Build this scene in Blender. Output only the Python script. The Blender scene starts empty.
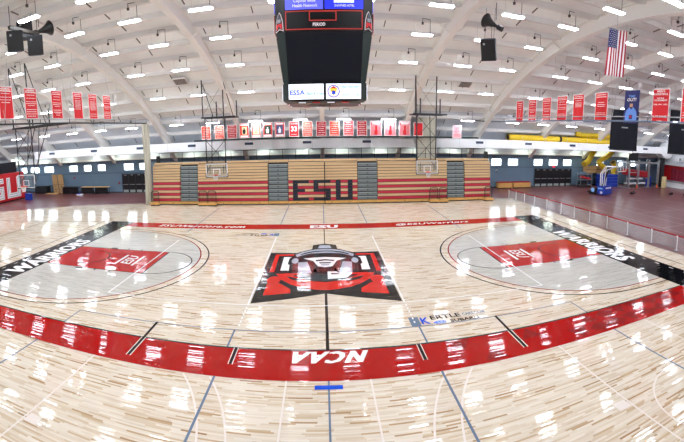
import bpy, bmesh, math, random
from mathutils import Vector, Matrix, Euler
random.seed(7)
PI = math.pi
S = bpy.context.scene
COL = S.collection

# ------------------------------------------------------------------ camera
cd = bpy.data.cameras.new('camera')
cd.type = 'PANO'
cd.panorama_type = 'CENTRAL_CYLINDRICAL'
FPX = 411.96
cd.central_cylindrical_radius = 1.0
cd.central_cylindrical_range_u_min = -342 / FPX
cd.central_cylindrical_range_u_max = 342 / FPX
cd.central_cylindrical_range_v_min = -(442 - 180.78) / FPX
cd.central_cylindrical_range_v_max = 180.78 / FPX
cd.clip_start = 0.05
cd.clip_end = 400
cam = bpy.data.objects.new('camera', cd)
COL.objects.link(cam)
yaw, pitch, roll = -0.0492, -0.12, 0.0088
Rm = Matrix.Rotation(yaw, 3, 'Z') @ Matrix.Rotation(pitch, 3, 'X') @ Matrix.Rotation(roll, 3, 'Y')
B = Matrix(((1, 0, 0), (0, 0, -1), (0, 1, 0)))          # camera axes (x right, y up, -z forward)
cam.matrix_world = Matrix.Translation((-0.099, -19.138, 6.44)) @ (Rm @ B).to_4x4()
S.camera = cam

# ------------------------------------------------------------------ world, exposure
w = bpy.data.worlds.new('world'); S.world = w; w.use_nodes = True
wb = w.node_tree.nodes['Background']
wb.inputs[0].default_value = (0.86, 0.93, 1.0, 1)
wb.inputs[1].default_value = 7.0
S.view_settings.view_transform = 'Standard'
S.view_settings.look = 'None'
S.view_settings.gamma = 1.0
S.view_settings.use_curve_mapping = False
S.view_settings.exposure = 0.2
LAMP = 43.0      # strength of the high-bay diffusers

# ------------------------------------------------------------------ materials
def lin(c):
    return tuple(((v / 255) / 12.92 if v / 255 <= 0.04045 else ((v / 255 + 0.055) / 1.055) ** 2.4) for v in c)

def mat(name, rgb, rough=0.6, metal=0.0, emit=0.0, coat=0.0, var=0.0, scale=3.0, spec=0.5, ecol=None, stretch=(1, 1, 1)):
    m = bpy.data.materials.new(name); m.use_nodes = True
    nt = m.node_tree; b = nt.nodes['Principled BSDF']
    c = lin(rgb)
    b.inputs['Base Color'].default_value = (*c, 1)
    b.inputs['Roughness'].default_value = rough
    b.inputs['Metallic'].default_value = metal
    b.inputs['Specular IOR Level'].default_value = spec
    b.inputs['Coat Weight'].default_value = coat
    b.inputs['Coat Roughness'].default_value = 0.05
    if emit:
        b.inputs['Emission Color'].default_value = (*(lin(ecol) if ecol else c), 1)
        b.inputs['Emission Strength'].default_value = emit
    if var:
        tc = nt.nodes.new('ShaderNodeTexCoord')
        mp = nt.nodes.new('ShaderNodeMapping'); mp.inputs['Scale'].default_value = stretch
        n = nt.nodes.new('ShaderNodeTexNoise'); n.inputs['Scale'].default_value = scale; n.inputs['Detail'].default_value = 4
        r = nt.nodes.new('ShaderNodeMapRange')
        r.inputs[1].default_value = 0.3; r.inputs[2].default_value = 0.7
        r.inputs[3].default_value = 1 - var; r.inputs[4].default_value = 1 + var * 0.6
        v = nt.nodes.new('ShaderNodeVectorMath'); v.operation = 'SCALE'; v.inputs[0].default_value = c
        nt.links.new(tc.outputs['Object'], mp.inputs[0]); nt.links.new(mp.outputs[0], n.inputs['Vector'])
        nt.links.new(n.outputs['Fac'], r.inputs[0]); nt.links.new(r.outputs[0], v.inputs['Scale'])
        nt.links.new(v.outputs[0], b.inputs['Base Color'])
    return m

def board_tilt(nt, b, a=0.031):
    """every floor strip lies a hair out of level, so reflections break into strips"""
    N = nt.nodes; L = nt.links
    g = N.new('ShaderNodeNewGeometry'); sp = N.new('ShaderNodeSeparateXYZ'); L.new(g.outputs['Position'], sp.inputs[0])
    def m_(op, x, y=None):
        n = N.new('ShaderNodeMath'); n.operation = op
        for i, v in enumerate((x, y)):
            if v is None: continue
            if isinstance(v, (int, float)): n.inputs[i].default_value = v
            else: L.new(v, n.inputs[i])
        return n.outputs[0]
    row = m_('FLOOR', m_('DIVIDE', sp.outputs['Y'], 0.028))
    wn = N.new('ShaderNodeTexWhiteNoise'); wn.noise_dimensions = '1D'; L.new(row, wn.inputs['W'])
    cell = m_('FLOOR', m_('ADD', m_('DIVIDE', sp.outputs['X'], 1.3), m_('MULTIPLY', wn.outputs['Value'], 37.0)))
    cb = N.new('ShaderNodeCombineXYZ'); L.new(row, cb.inputs[0]); L.new(cell, cb.inputs[1]); cb.inputs[2].default_value = 5.5
    w2 = N.new('ShaderNodeTexWhiteNoise'); w2.noise_dimensions = '3D'; L.new(cb.outputs[0], w2.inputs['Vector'])
    cx = N.new('ShaderNodeSeparateXYZ'); L.new(w2.outputs['Color'], cx.inputs[0])
    ty = m_('MULTIPLY', m_('SUBTRACT', m_('MULTIPLY', m_('ADD', cx.outputs[0], cx.outputs[1]), 0.5), 0.5), a * 2)
    tx = m_('MULTIPLY', m_('SUBTRACT', cx.outputs[2], 0.5), a * .1)
    nv = N.new('ShaderNodeCombineXYZ'); L.new(tx, nv.inputs[0]); L.new(ty, nv.inputs[1]); nv.inputs[2].default_value = 1.0
    nn = N.new('ShaderNodeVectorMath'); nn.operation = 'NORMALIZE'; L.new(nv.outputs[0], nn.inputs[0])
    L.new(nn.outputs[0], b.inputs['Coat Normal'])
    b.inputs['Coat Weight'].default_value = 1.0
    b.inputs['Coat Roughness'].default_value = COATR
    b.inputs['Coat IOR'].default_value = 1.55

def wood_floor(name, ramp, rough=0.26, coat=1.0):
    """narrow maple strips running along X, each strip board its own tone"""
    m = bpy.data.materials.new(name); m.use_nodes = True
    nt = m.node_tree; N = nt.nodes; L = nt.links; b = N['Principled BSDF']
    def math_(op, a, c=None, d=None):
        n = N.new('ShaderNodeMath'); n.operation = op
        for i, v in enumerate((a, c, d)):
            if v is None: continue
            if isinstance(v, (int, float)): n.inputs[i].default_value = v
            else: L.new(v, n.inputs[i])
        return n.outputs[0]
    g = N.new('ShaderNodeNewGeometry'); sp = N.new('ShaderNodeSeparateXYZ'); L.new(g.outputs['Position'], sp.inputs[0])
    row = math_('FLOOR', math_('DIVIDE', sp.outputs['Y'], 0.05))
    wn = N.new('ShaderNodeTexWhiteNoise'); wn.noise_dimensions = '1D'; L.new(row, wn.inputs['W'])
    cell = math_('FLOOR', math_('ADD', math_('DIVIDE', sp.outputs['X'], 0.6), math_('MULTIPLY', wn.outputs['Value'], 37.0)))
    cb = N.new('ShaderNodeCombineXYZ'); L.new(row, cb.inputs[0]); L.new(cell, cb.inputs[1])
    w2 = N.new('ShaderNodeTexWhiteNoise'); w2.noise_dimensions = '2D'; L.new(cb.outputs[0], w2.inputs['Vector'])
    cr = N.new('ShaderNodeValToRGB'); L.new(w2.outputs['Value'], cr.inputs[0])
    el = cr.color_ramp.elements
    el[0].position = ramp[0][0]; el[0].color = (*lin(ramp[0][1]), 1)
    el[1].position = ramp[-1][0]; el[1].color = (*lin(ramp[-1][1]), 1)
    for p, c in ramp[1:-1]:
        e = el.new(p); e.color = (*lin(c), 1)
    # grain inside a strip
    mp = N.new('ShaderNodeMapping'); mp.inputs['Scale'].default_value = (0.8, 22, 1); L.new(g.outputs['Position'], mp.inputs[0])
    no = N.new('ShaderNodeTexNoise'); no.inputs['Scale'].default_value = 1.6; no.inputs['Detail'].default_value = 3; L.new(mp.outputs[0], no.inputs['Vector'])
    mr = N.new('ShaderNodeMapRange'); L.new(no.outputs['Fac'], mr.inputs[0])
    mr.inputs[1].default_value = 0.3; mr.inputs[2].default_value = 0.7; mr.inputs[3].default_value = 0.92; mr.inputs[4].default_value = 1.05
    vm = N.new('ShaderNodeVectorMath'); vm.operation = 'SCALE'; L.new(cr.outputs[0], vm.inputs[0]); L.new(mr.outputs[0], vm.inputs['Scale'])
    L.new(vm.outputs[0], b.inputs['Base Color'])
    b.inputs['Roughness'].default_value = rough
    b.inputs['Specular IOR Level'].default_value = 0.4
    b.inputs['Coat Weight'].default_value = coat
    b.inputs['Coat Roughness'].default_value = COATR
    b.inputs['Specular IOR Level'].default_value = 0.0
    board_tilt(nt, b)
    return m

COATR = 0.045
M = {}
M['maple'] = wood_floor('maple strips', [(0.0, (170, 134, 96)), (0.04, (196, 166, 130)), (0.15, (216, 196, 168)), (0.4, (226, 212, 191)), (1.0, (236, 226, 210))])
M['grey_stain'] = wood_floor('grey stained strips', [(0.0, (184, 180, 170)), (0.2, (196, 193, 184)), (0.6, (204, 202, 194)), (1.0, (212, 210, 202))])
def paint(name, rgb, var=0.0):
    m = mat(name, rgb, rough=0.3, coat=1.0, var=var, scale=1.5)
    b = m.node_tree.nodes['Principled BSDF']; b.inputs['Specular IOR Level'].default_value = 0.0; board_tilt(m.node_tree, b); b.inputs['Coat Weight'].default_value = .72
    return m
M['f_red'] = paint('red court paint', (170, 4, 2))
M['f_dred'] = paint('dark red court paint', (140, 14, 14))
M['f_keyred'] = paint('key red court paint', (178, 14, 10))
M['f_black'] = paint('black court paint', (8, 9, 12))
M['f_white'] = paint('white court paint', (248, 248, 248))
M['f_grey'] = paint('light grey court paint', (176, 182, 196))
M['f_slate'] = paint('slate blue court line', (112, 128, 150))
M['f_cream'] = paint('cream court line', (240, 230, 222))
M['f_blue'] = paint('bright blue court tape', (20, 84, 220))
M['f_teal'] = paint('dark slate court paint', (38, 52, 58))
M['f_maroon'] = paint('dark maroon court paint', (84, 26, 28))
M['f_logored'] = paint('bright red logo paint', (214, 34, 22))
M['rubber'] = mat('maroon rubber floor', (112, 64, 64), rough=0.28, var=0.08, scale=0.6, spec=0.4)
M['rubberline'] = mat('pale lane line', (196, 176, 178), rough=0.4)
M['wallblue'] = mat('blue painted block wall', (104, 128, 150), rough=0.7, var=0.05, scale=1.2)
M['walldark'] = mat('blue grey wall trim', (78, 98, 118), rough=0.6)
M['wallwhite'] = mat('white painted wall', (220, 222, 226), rough=0.7)
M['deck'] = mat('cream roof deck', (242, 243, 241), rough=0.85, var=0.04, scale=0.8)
M['deckshade'] = mat('roof deck with painted shade', (206, 212, 220), rough=0.8, var=0.05, scale=0.6)  # same deck low at the far side, its shade put into the colour
M['rib'] = mat('cream painted arch steel', (240, 237, 232), rough=0.6)
M['purlin'] = mat('grey cream purlin paint', (226, 223, 220), rough=0.6)
M['rod'] = mat('dark brown bridging', (98, 86, 80), rough=0.7)
M['duct'] = mat('white duct skin', (250, 251, 253), rough=0.5)
M['vent'] = mat('navy duct grille', (52, 66, 96), rough=0.6)
M['lampbody'] = mat('white lamp housing', (225, 225, 228), rough=0.5)
M['lamp'] = mat('lamp diffuser', (255, 255, 255), rough=0.5, emit=LAMP, ecol=(238, 245, 255))
M['wire'] = mat('dark steel wire', (70, 68, 68), rough=0.6)
M['steel'] = mat('black painted steel', (34, 36, 40), rough=0.5)
M['cable'] = mat('pale steel cable', (190, 190, 190), rough=0.5)
M['black'] = mat('black', (14, 14, 17), rough=0.45)
M['navyblack'] = mat('navy black cloth', (14, 18, 30), rough=0.85)
M['white'] = mat('white plastic', (240, 240, 242), rough=0.5)
M['chrome'] = mat('grey metal', (176, 178, 182), rough=0.35, metal=0.7)
M['tan'] = mat('tan bleacher board', (208, 176, 134), rough=0.5, var=0.08, scale=2.0, stretch=(0.4, 3, 3))
M['bred'] = mat('red bleacher board', (190, 40, 66), rough=0.45, var=0.05)
M['bnavy'] = mat('navy bleacher lettering', (22, 28, 44), rough=0.5)
M['bgap'] = mat('dark bleacher gap', (52, 42, 34), rough=0.8)
M['honey'] = mat('honey wood', (214, 164, 92), rough=0.5, var=0.1)
M['aisle'] = mat('grey aisle tread', (112, 122, 124), rough=0.6)
M['aisleedge'] = mat('pale aisle nosing', (168, 178, 178), rough=0.5)
M['curtain'] = mat('grey beige curtain', (188, 184, 168), rough=0.85, var=0.12, scale=2.5, stretch=(6, 6, 0.3))
M['bar_red'] = mat('red banner cloth', (214, 32, 40), rough=0.8)
M['bar_orange'] = mat('orange red banner cloth', (222, 66, 40), rough=0.8)
M['bar_dark'] = mat('dark red banner cloth', (164, 28, 40), rough=0.8)
M['bar_pink'] = mat('pale pink banner cloth', (240, 176, 184), rough=0.8)
M['bar_white'] = mat('white banner print', (244, 236, 236), rough=0.8)
M['bar_blue'] = mat('navy banner cloth', (40, 44, 100), rough=0.8)
M['bar_sky'] = mat('light blue banner print', (104, 146, 222), rough=0.8)
M['photo_dark'] = mat('dark green print', (44, 66, 50), rough=0.8, var=0.4, scale=6)
M['photo_cream'] = mat('cream print', (226, 206, 156), rough=0.8, var=0.2, scale=6)
M['photo_blue'] = mat('slate print', (64, 84, 120), rough=0.8, var=0.4, scale=6)
M['skin'] = mat('warm tan print', (206, 150, 120), rough=0.8)
M['sb_black'] = mat('scoreboard black panel', (7, 9, 14), rough=0.3, spec=0.25)
M['sb_green'] = mat('scoreboard dark green panel', (30, 46, 42), rough=0.45, spec=0.3)
M['sb_screen'] = mat('dark led screen', (15, 18, 30), rough=0.6, spec=0.2)
M['sb_red'] = mat('red score outline', (190, 44, 34), rough=0.5, emit=0.25)
M['sb_blue'] = mat('lit blue sign face', (22, 40, 214), rough=0.4, emit=0.75)
M['sb_violet'] = mat('lit violet sign face', (84, 92, 230), rough=0.4, emit=0.75)
M['sb_white'] = mat('lit white sign face', (236, 244, 255), rough=0.4, emit=0.7)
M['ink_blue'] = mat('blue sign ink', (20, 60, 200), rough=0.5, emit=0.3)
M['ink_sky'] = mat('pale blue sign ink', (112, 160, 210), rough=0.5, emit=0.4)
M['ink_red'] = mat('red sign ink', (206, 30, 36), rough=0.5, emit=0.3)
M['ink_yellow'] = mat('yellow sign ink', (245, 206, 60), rough=0.5, emit=0.3)
M['ink_violet'] = mat('violet sign ink', (140, 110, 200), rough=0.5, emit=0.3)
M['ink_black'] = mat('black sign ink', (14, 14, 16), rough=0.5)
M['ink_white'] = mat('white lettering', (245, 245, 248), rough=0.5, emit=0.2)
M['glass'] = None
M['rimred'] = mat('orange rim', (222, 84, 40), rough=0.4)
M['net'] = mat('white net cord', (238, 238, 238), rough=0.8)
M['padred'] = mat('red vinyl padding', (206, 22, 30), rough=0.4)
M['teal'] = mat('teal letter line', (70, 150, 160), rough=0.5)
M['blue'] = mat('royal blue vinyl', (28, 62, 176), rough=0.45)
M['yellow'] = mat('yellow hose fabric', (232, 196, 40), rough=0.55, var=0.12, scale=4)
M['yellowring'] = mat('dark yellow hose ring', (176, 142, 26), rough=0.6)
M['cardboard'] = mat('plywood brown', (196, 158, 108), rough=0.7, var=0.1)
M['wood_dark'] = mat('dark tabletop edge', (60, 54, 48), rough=0.6)
M['doorblack'] = mat('black door paint', (20, 20, 24), rough=0.4)
M['doorgrille'] = mat('grey door grille', (150, 158, 156), rough=0.5)
M['flag_red'] = mat('flag red', (172, 30, 52), rough=0.8)
M['flag_white'] = mat('flag white', (240, 236, 236), rough=0.8)
M['flag_blue'] = mat('flag blue', (46, 52, 104), rough=0.8)
M['exit'] = mat('lit red exit face', (240, 60, 80), rough=0.5, emit=0.8)
M['mesh_maroon'] = mat('maroon mesh curtain', (146, 30, 56), rough=0.7, var=0.2, scale=8, stretch=(1, 1, .2))
M['red_equipment'] = mat('red padding', (176, 30, 40), rough=0.5)
def glass(name, tint=(0.9, 0.95, 0.97), alpha=0.08):
    m = bpy.data.materials.new(name); m.use_nodes = True; nt = m.node_tree
    nt.nodes.clear(); o = nt.nodes.new('ShaderNodeOutputMaterial')
    t = nt.nodes.new('ShaderNodeBsdfTransparent'); t.inputs[0].default_value = (*tint, 1)
    g = nt.nodes.new('ShaderNodeBsdfPrincipled'); g.inputs['Base Color'].default_value = (0.8, 0.85, 0.88, 1); g.inputs['Roughness'].default_value = 0.1
    x = nt.nodes.new('ShaderNodeMixShader'); x.inputs[0].default_value = alpha
    nt.links.new(t.outputs[0], x.inputs[1]); nt.links.new(g.outputs[0], x.inputs[2]); nt.links.new(x.outputs[0], o.inputs[0])
    return m
M['glass'] = glass('clear backboard glass')
M['winglass'] = glass('window glass', (0.95, 0.98, 1.0), 0.08)
M['guard'] = glass('clear guard panel', (0.95, 0.97, 0.98), 0.12)

# ------------------------------------------------------------------ mesh helpers
class MB:
    """collects shapes with material slots, builds ONE mesh object"""
    def __init__(s): s.v = []; s.f = []; s.m = []; s.mats = []; s.sm = []
    def slot(s, m):
        m = M[m] if isinstance(m, str) else m
        if m not in s.mats: s.mats.append(m)
        return s.mats.index(m)
    def add(s, vs, fs, m, smooth=False):
        o = len(s.v); s.v += [tuple(v) for v in vs]; k = s.slot(m)
        for f in fs: s.f.append([i + o for i in f]); s.m.append(k); s.sm.append(smooth)
        return s
    def box(s, c, d, m, rot=None):
        x, y, z = [q / 2 for q in d]
        vs = [Vector((a * x, b * y, e * z)) for a in (-1, 1) for b in (-1, 1) for e in (-1, 1)]
        if rot is not None: vs = [rot @ v for v in vs]
        vs = [v + Vector(c) for v in vs]
        return s.add(vs, [(0, 1, 3, 2), (4, 6, 7, 5), (0, 4, 5, 1), (2, 3, 7, 6), (0, 2, 6, 4), (1, 5, 7, 3)], m)
    def bx(s, x0, x1, y0, y1, z0, z1, m):
        return s.box(((x0 + x1) / 2, (y0 + y1) / 2, (z0 + z1) / 2), (abs(x1 - x0), abs(y1 - y0), abs(z1 - z0)), m)
    def tube(s, p, q, r, m, n=8, r2=None, cap=True):
        p = Vector(p); q = Vector(q); d = q - p
        if d.length < 1e-6: return s
        a = d.normalized(); u = a.orthogonal().normalized(); w_ = a.cross(u)
        r2 = r if r2 is None else r2
        vs = []
        for c, rr in ((p, r), (q, r2)):
            for i in range(n):
                t = 2 * PI * i / n; vs.append(c + (u * math.cos(t) + w_ * math.sin(t)) * rr)
        fs = [(i, (i + 1) % n, n + (i + 1) % n, n + i) for i in range(n)]
        s.add(vs, fs, m, n > 5)
        if cap: s.add(vs, [tuple(reversed(range(n))), tuple(range(n, 2 * n))], m)
        return s
    def path(s, pts, r, m, n=8, closed=False):
        L = list(pts) + ([pts[0]] if closed else [])
        for a, b in zip(L, L[1:]): s.tube(a, b, r, m, n)
        return s
    def hose(s, pts, r, m, n=12, ring=None, amp=0.06):
        """ribbed hose along a polyline, one skin"""
        P = [Vector(p) for p in pts]; rings = []
        dist = 0; up = Vector((0, 0, 1))
        for i, p in enumerate(P):
            d = (P[min(i + 1, len(P) - 1)] - P[max(i - 1, 0)]).normalized()
            u = d.cross(up); u = u.normalized() if u.length > .1 else Vector((1, 0, 0)); w_ = u.cross(d)
            rr = r * (1 + (amp if i % 2 else -amp))
            rings.append([p + (u * math.cos(2 * PI * k / n) + w_ * math.sin(2 * PI * k / n)) * rr for k in range(n)])
        vs = [v for q in rings for v in q]
        fs = [(i * n + k, i * n + (k + 1) % n, (i + 1) * n + (k + 1) % n, (i + 1) * n + k) for i in range(len(P) - 1) for k in range(n)]
        s.add(vs, fs, m, True)
        return s
    def quad(s, a, b, c, d, m): return s.add([a, b, c, d], [(0, 1, 2, 3)], m)
    def poly(s, pts, z, m):
        return s.add([(x, y, z) for x, y in pts], [tuple(range(len(pts)))], m)
    def prism(s, pts, z0, z1, m, xf=lambda v: v):
        n = len(pts)
        a = sum(pts[i][0] * pts[(i + 1) % n][1] - pts[(i + 1) % n][0] * pts[i][1] for i in range(n))
        if a < 0: pts = pts[::-1]
        vs = [xf(Vector((x, y, z0))) for x, y in pts] + [xf(Vector((x, y, z1))) for x, y in pts]
        fs = [tuple(reversed(range(n))), tuple(range(n, 2 * n))] + [(i, (i + 1) % n, n + (i + 1) % n, n + i) for i in range(n)]
        return s.add(vs, fs, m)
    def build(s, name, parent=None, loc=None, bevel=0):
        me = bpy.data.meshes.new(name); me.from_pydata(s.v, [], s.f); me.update()
        for m in s.mats: me.materials.append(m)
        for p, k, q in zip(me.polygons, s.m, s.sm): p.material_index = k; p.use_smooth = q
        bm = bmesh.new(); bm.from_mesh(me)
        for f in list(bm.faces):
            if len(f.verts) > 4: bmesh.ops.triangulate(bm, faces=[f], ngon_method='EAR_CLIP')
        bm.to_mesh(me); bm.free()
        o = bpy.data.objects.new(name, me); COL.objects.link(o)
        if loc is not None: o.location = loc
        if parent is not None: o.parent = parent
        if bevel:
            bv = o.modifiers.new('bevel', 'BEVEL'); bv.width = bevel; bv.segments = 2; bv.limit_method = 'ANGLE'
        return o

def tag(o, label=None, cat=None, group=None, kind=None):
    if label: o['label'] = label
    if cat: o['category'] = cat
    if group: o['group'] = group
    if kind: o['kind'] = kind
    return o

def thing(name, label, cat, loc=(0, 0, 0), rz=0, group=None):
    o = bpy.data.objects.new(name, None); COL.objects.link(o)
    o.empty_display_size = 0.2
    o.location = loc; o.rotation_euler = (0, 0, rz)
    return tag(o, label, cat, group)

def dup(root, loc, rz=None, label=None, group=None):
    r = root.copy(); COL.objects.link(r); r.location = loc
    if rz is not None: r.rotation_euler = (0, 0, rz)
    if label: r['label'] = label
    if group: r['group'] = group
    for ch in list(root.children):
        c = ch.copy(); COL.objects.link(c); c.parent = r
        for g in list(ch.children):
            d = g.copy(); COL.objects.link(d); d.parent = c
    return r

_fc = {}
def text_geo(s, spacing=1.0):
    if (s, spacing) in _fc: return _fc[(s, spacing)]
    cu = bpy.data.curves.new('t', 'FONT'); cu.body = s; cu.size = 1; cu.resolution_u = 2; cu.space_character = spacing
    cu.offset = 0.02
    o = bpy.data.objects.new('t', cu); COL.objects.link(o)
    dg = bpy.context.evaluated_depsgraph_get()
    me = bpy.data.meshes.new_from_object(o.evaluated_get(dg))
    vs = [tuple(v.co) for v in me.vertices]; fs = [tuple(p.vertices) for p in me.polygons]
    xs = [v[0] for v in vs]; ys = [v[1] for v in vs]
    x0, x1, y0, y1 = min(xs), max(xs), min(ys), max(ys)
    vs = [((v[0] - x0) / (x1 - x0) - .5, (v[1] - y0) / (y1 - y0) - .5) for v in vs]
    bpy.data.objects.remove(o); bpy.data.curves.remove(cu); bpy.data.meshes.remove(me)
    _fc[(s, spacing)] = (vs, fs); return vs, fs

def text(mb, s, c, w_, h, right, up, m, skew=0.0, nrm=0.0, spacing=1.0):
    """lettering stretched to w_ x h, centred on c; right/up give the plane"""
    vs, fs = text_geo(s, spacing); c = Vector(c); R = Vector(right).normalized(); U = Vector(up).normalized()
    n = R.cross(U) * nrm
    mb.add([c + n + R * (x * w_ + y * skew * h) + U * (y * h) for x, y in vs], fs, m)

# ------------------------------------------------------------------ geometry of the hall
RC, RR = -26.7, 40.0
def arc(y): return RC + math.sqrt(RR * RR - (y + 1) ** 2)        # underside of the arches
def arcp(th, r=RR): return (-1 + r * math.sin(th), RC + r * math.cos(th))   # (y, z)
YB, YF, XE = 25.2, -27.0, 47.0
DK = 0.95                                                             # arch depth

# ---- floors
floor = MB()
floor.poly([(-50, -27.0), (18.35, -27.0), (18.35, 17.7), (-17.2, 17.65), (-21.7, 16.44), (-24.2, 15.57), (-27.3, 13.6), (-30.5, 10.9), (-50, -6.0)], 0.0, 'maple')
floor = floor.build('floor'); tag(floor, kind='structure')
rub = MB(); rub.bx(-50, 50, -27.4, 26.5, -0.12, -0.01, 'rubber')
rub = rub.build('floor'); tag(rub, kind='structure')

Z1, Z2, Z3, Z4, Z5, Z6 = 0.002, 0.004, 0.006, 0.008, 0.010, 0.012
def strip(mb, a, b, w_, z, m):
    a = Vector((a[0], a[1], 0)); b = Vector((b[0], b[1], 0)); d = (b - a).normalized(); n = Vector((-d.y, d.x, 0)) * w_ / 2
    vs = [a - n, b - n, b + n, a + n]
    mb.add([(v.x, v.y, z) for v in vs], [(0, 1, 2, 3)], m)
def ring(mb, c, r, w_, a0, a1, z, m, n=64):
    vs = []
    for i in range(n + 1):
        t = a0 + (a1 - a0) * i / n
        for rr in (r - w_ / 2, r + w_ / 2): vs.append((c[0] + rr * math.cos(t), c[1] + rr * math.sin(t), z))
    fs = [(2 * i, 2 * i + 1, 2 * i + 3, 2 * i + 2) for i in range(n)]
    if a1 < a0: fs = [tuple(reversed(f)) for f in fs]
    mb.add(vs, fs, m)
def disc(mb, c, rx, ry, z, m, a0=0, a1=2 * PI, n=40):
    mb.poly([(c[0] + rx * math.cos(a0 + (a1 - a0) * i / n), c[1] + ry * math.sin(a0 + (a1 - a0) * i / n)) for i in range(n + (0 if abs(a1 - a0 - 2 * PI) < 1e-6 else 1))], z, m)

CX, CY, BX, BY = 14.33, 7.62, 16.2, 9.25
def half_court(sg):
    """paint of one half, sg = -1 left, 1 right"""
    X = lambda x: sg * x
    bc = 12.73
    R1, R2 = 6.32, 6.75
    g = MB()      # grey stained three point area
    a = math.acos(min(1, (CX - bc) / R1))
    pts = [(X(bc - R1 * math.cos(t)), R1 * math.sin(t)) for t in [(-PI / 2 + PI * i / 60) for i in range(61)]]
    g.poly([(X(CX), -R1)] + pts + [(X(CX), R1)] if sg < 0 else ([(X(CX), -R1)] + pts + [(X(CX), R1)])[::-1], Z1, 'grey_stain')
    g.build('three_point_area', floor)
    k = MB(); x0, x1 = sorted((X(CX), X(8.54)))
    k.poly([(x0, -1.83), (x1, -1.83), (x1, 1.83), (x0, 1.83)], Z2, 'f_keyred')
    k.build('key', floor)
    l = MB()
    # arcs: red inner (women), black outer (men)
    for r, mm in ((R1, 'f_dred'), (R2, 'f_black')):
        ring(l, (X(bc), 0), r, 0.07, PI / 2 if sg > 0 else -PI / 2, 3 * PI / 2 if sg > 0 else PI / 2, Z3, mm)
        for s2 in (-1, 1): strip(l, (X(bc), s2 * r), (X(CX), s2 * r), 0.07, Z3, mm)
    strip(l, (X(8.54), -1.83), (X(8.54), 1.83), 0.06, Z4, 'f_black')
    for s2 in (-1, 1): strip(l, (X(8.54), s2 * 1.83), (X(CX), s2 * 1.83), 0.04, Z3, 'f_black')
    ring(l, (X(8.54), 0), 1.83, 0.055, PI / 2 if sg < 0 else PI / 2, -PI / 2 if sg < 0 else 3 * PI / 2, Z4, 'f_black')
    ring(l, (X(bc), 0), 1.22, 0.05, PI / 2, -PI / 2 if sg < 0 else 3 * PI / 2, Z4, 'f_black')
    for s2 in (-1, 1):      # lane blocks
        for d in (2.13 + .3, 3.2, 4.05):
            strip(l, (X(CX - d), s2 * 1.83), (X(CX - d), s2 * 2.05), 0.06, Z4, 'f_black')
        strip(l, (X(CX - 2.05), s2 * 1.95), (X(CX - 2.4), s2 * 1.95), 0.2, Z4, 'f_black')
    l.build('court_line', floor)
    t = MB()
    text(t, 'ESU', (X(10.1), 0.05, Z5), 1.35, 0.6, (0, -sg, 0), (sg, 0, 0), 'f_white', skew=0.2)
    for dx in (-.5, .5): strip(t, (X(10.1) + dx, -.85), (X(10.1) + dx, .85), 0.14, Z5, 'f_white')
    t.build('key_lettering', floor)
    b = MB()
    x0, x1 = sorted((X(CX), X(BX)))
    b.poly([(x0, -BY), (x1, -BY), (x1, BY), (x0, BY)], Z3, 'f_black')
    x0, x1 = sorted((X(CX + .02), X(BX - .4)))
    b.poly([(x0, 2.6), (x1, 2.6), (x1, 6.2), (x0, 6.2)], Z4, 'f_teal')
    yy = -BY + .5
    while yy < BY:
        strip(b, (X(BX - .28), yy), (X(BX - .28), yy + .3), 0.06, Z5, 'f_cream'); yy += 1.0
    b.build('baseline_border', floor)
    t = MB()
    for q in range(3): text(t, 'WARRIORS', (X(15.0), sg * .33 - .1 + .05 * q, Z6 + .0005 * q), 7.2, 1.1, (0, -sg, 0), (sg, 0, 0), 'f_white', skew=0.1, spacing=1.05)
    t.build('baseline_lettering', floor)
    o = MB()      # thin black line beyond the border on the apron
    strip(o, (X(BX + .75), -BY - .5), (X(BX + .75), BY), 0.05, Z3, 'f_black')
    o.build('court_line', floor)
half_court(-1); half_court(1)

# sidelines
b = MB()
b.poly([(-CX, -9.15), (CX, -9.15), (CX, -CY), (-CX, -CY)], Z2, 'f_red')
strip(b, (-CX, -CY), (CX, -CY), 0.07, Z4, 'f_teal')
# darker triangles over the right part
rnd = random.Random(3)
x = 3.6
while x < CX - .7:
    for row in range(2):
        y0 = -9.1 + row * .74; fl = rnd.random() < .5
        p = [(x, y0 + .37), (x + .45, y0 + .7), (x + .9, y0 + .37), (x + .45, y0 + .04)] if rnd.random() < .45 else ([(x, y0 + .05), (x + .75, y0 + .05), (x + .4, y0 + .68)] if fl else [(x, y0 + .68), (x + .4, y0 + .05), (x + .75, y0 + .68)])
        if rnd.random() < min(1, .35 + (x - 3.5) * .12): b.poly(p if fl else p[::-1], Z3, 'f_dred')
    x += .78
b.build('sideline_border', floor)
b = MB(); b.poly([(-BX, CY + .02), (BX, CY + .02), (BX, 9.1), (-BX, 9.1)], Z2, 'f_red')
b.build('sideline_border', floor)
t = MB()
for q in range(3): text(t, 'NCAA', (-.05 + .03 * q, -8.02, Z5 + .0005 * q), 2.15, .62, (-1, 0, 0), (0, -1, 0), 'f_white', skew=.35, spacing=1.22)
disc(t, (.1, -8.02), .1, .2, Z6, 'f_red')
for q in range(3): text(t, 'ESU', (-.05 + .05 * q, 8.3, Z5 + .0005 * q), 1.8, .85, (1, 0, 0), (0, 1, 0), 'f_white', spacing=1.1)
text(t, 'ESUWarriors.com', (-8.55, 8.35, Z5), 6.3, .62, (1, 0, 0), (0, 1, 0), 'f_white', skew=.3, spacing=1.1)
text(t, '@ESUWarriors', (7.6, 8.35, Z5), 5.3, .62, (1, 0, 0), (0, 1, 0), 'f_white', skew=.3, spacing=1.1)
t.build('sideline_lettering', floor)
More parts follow.
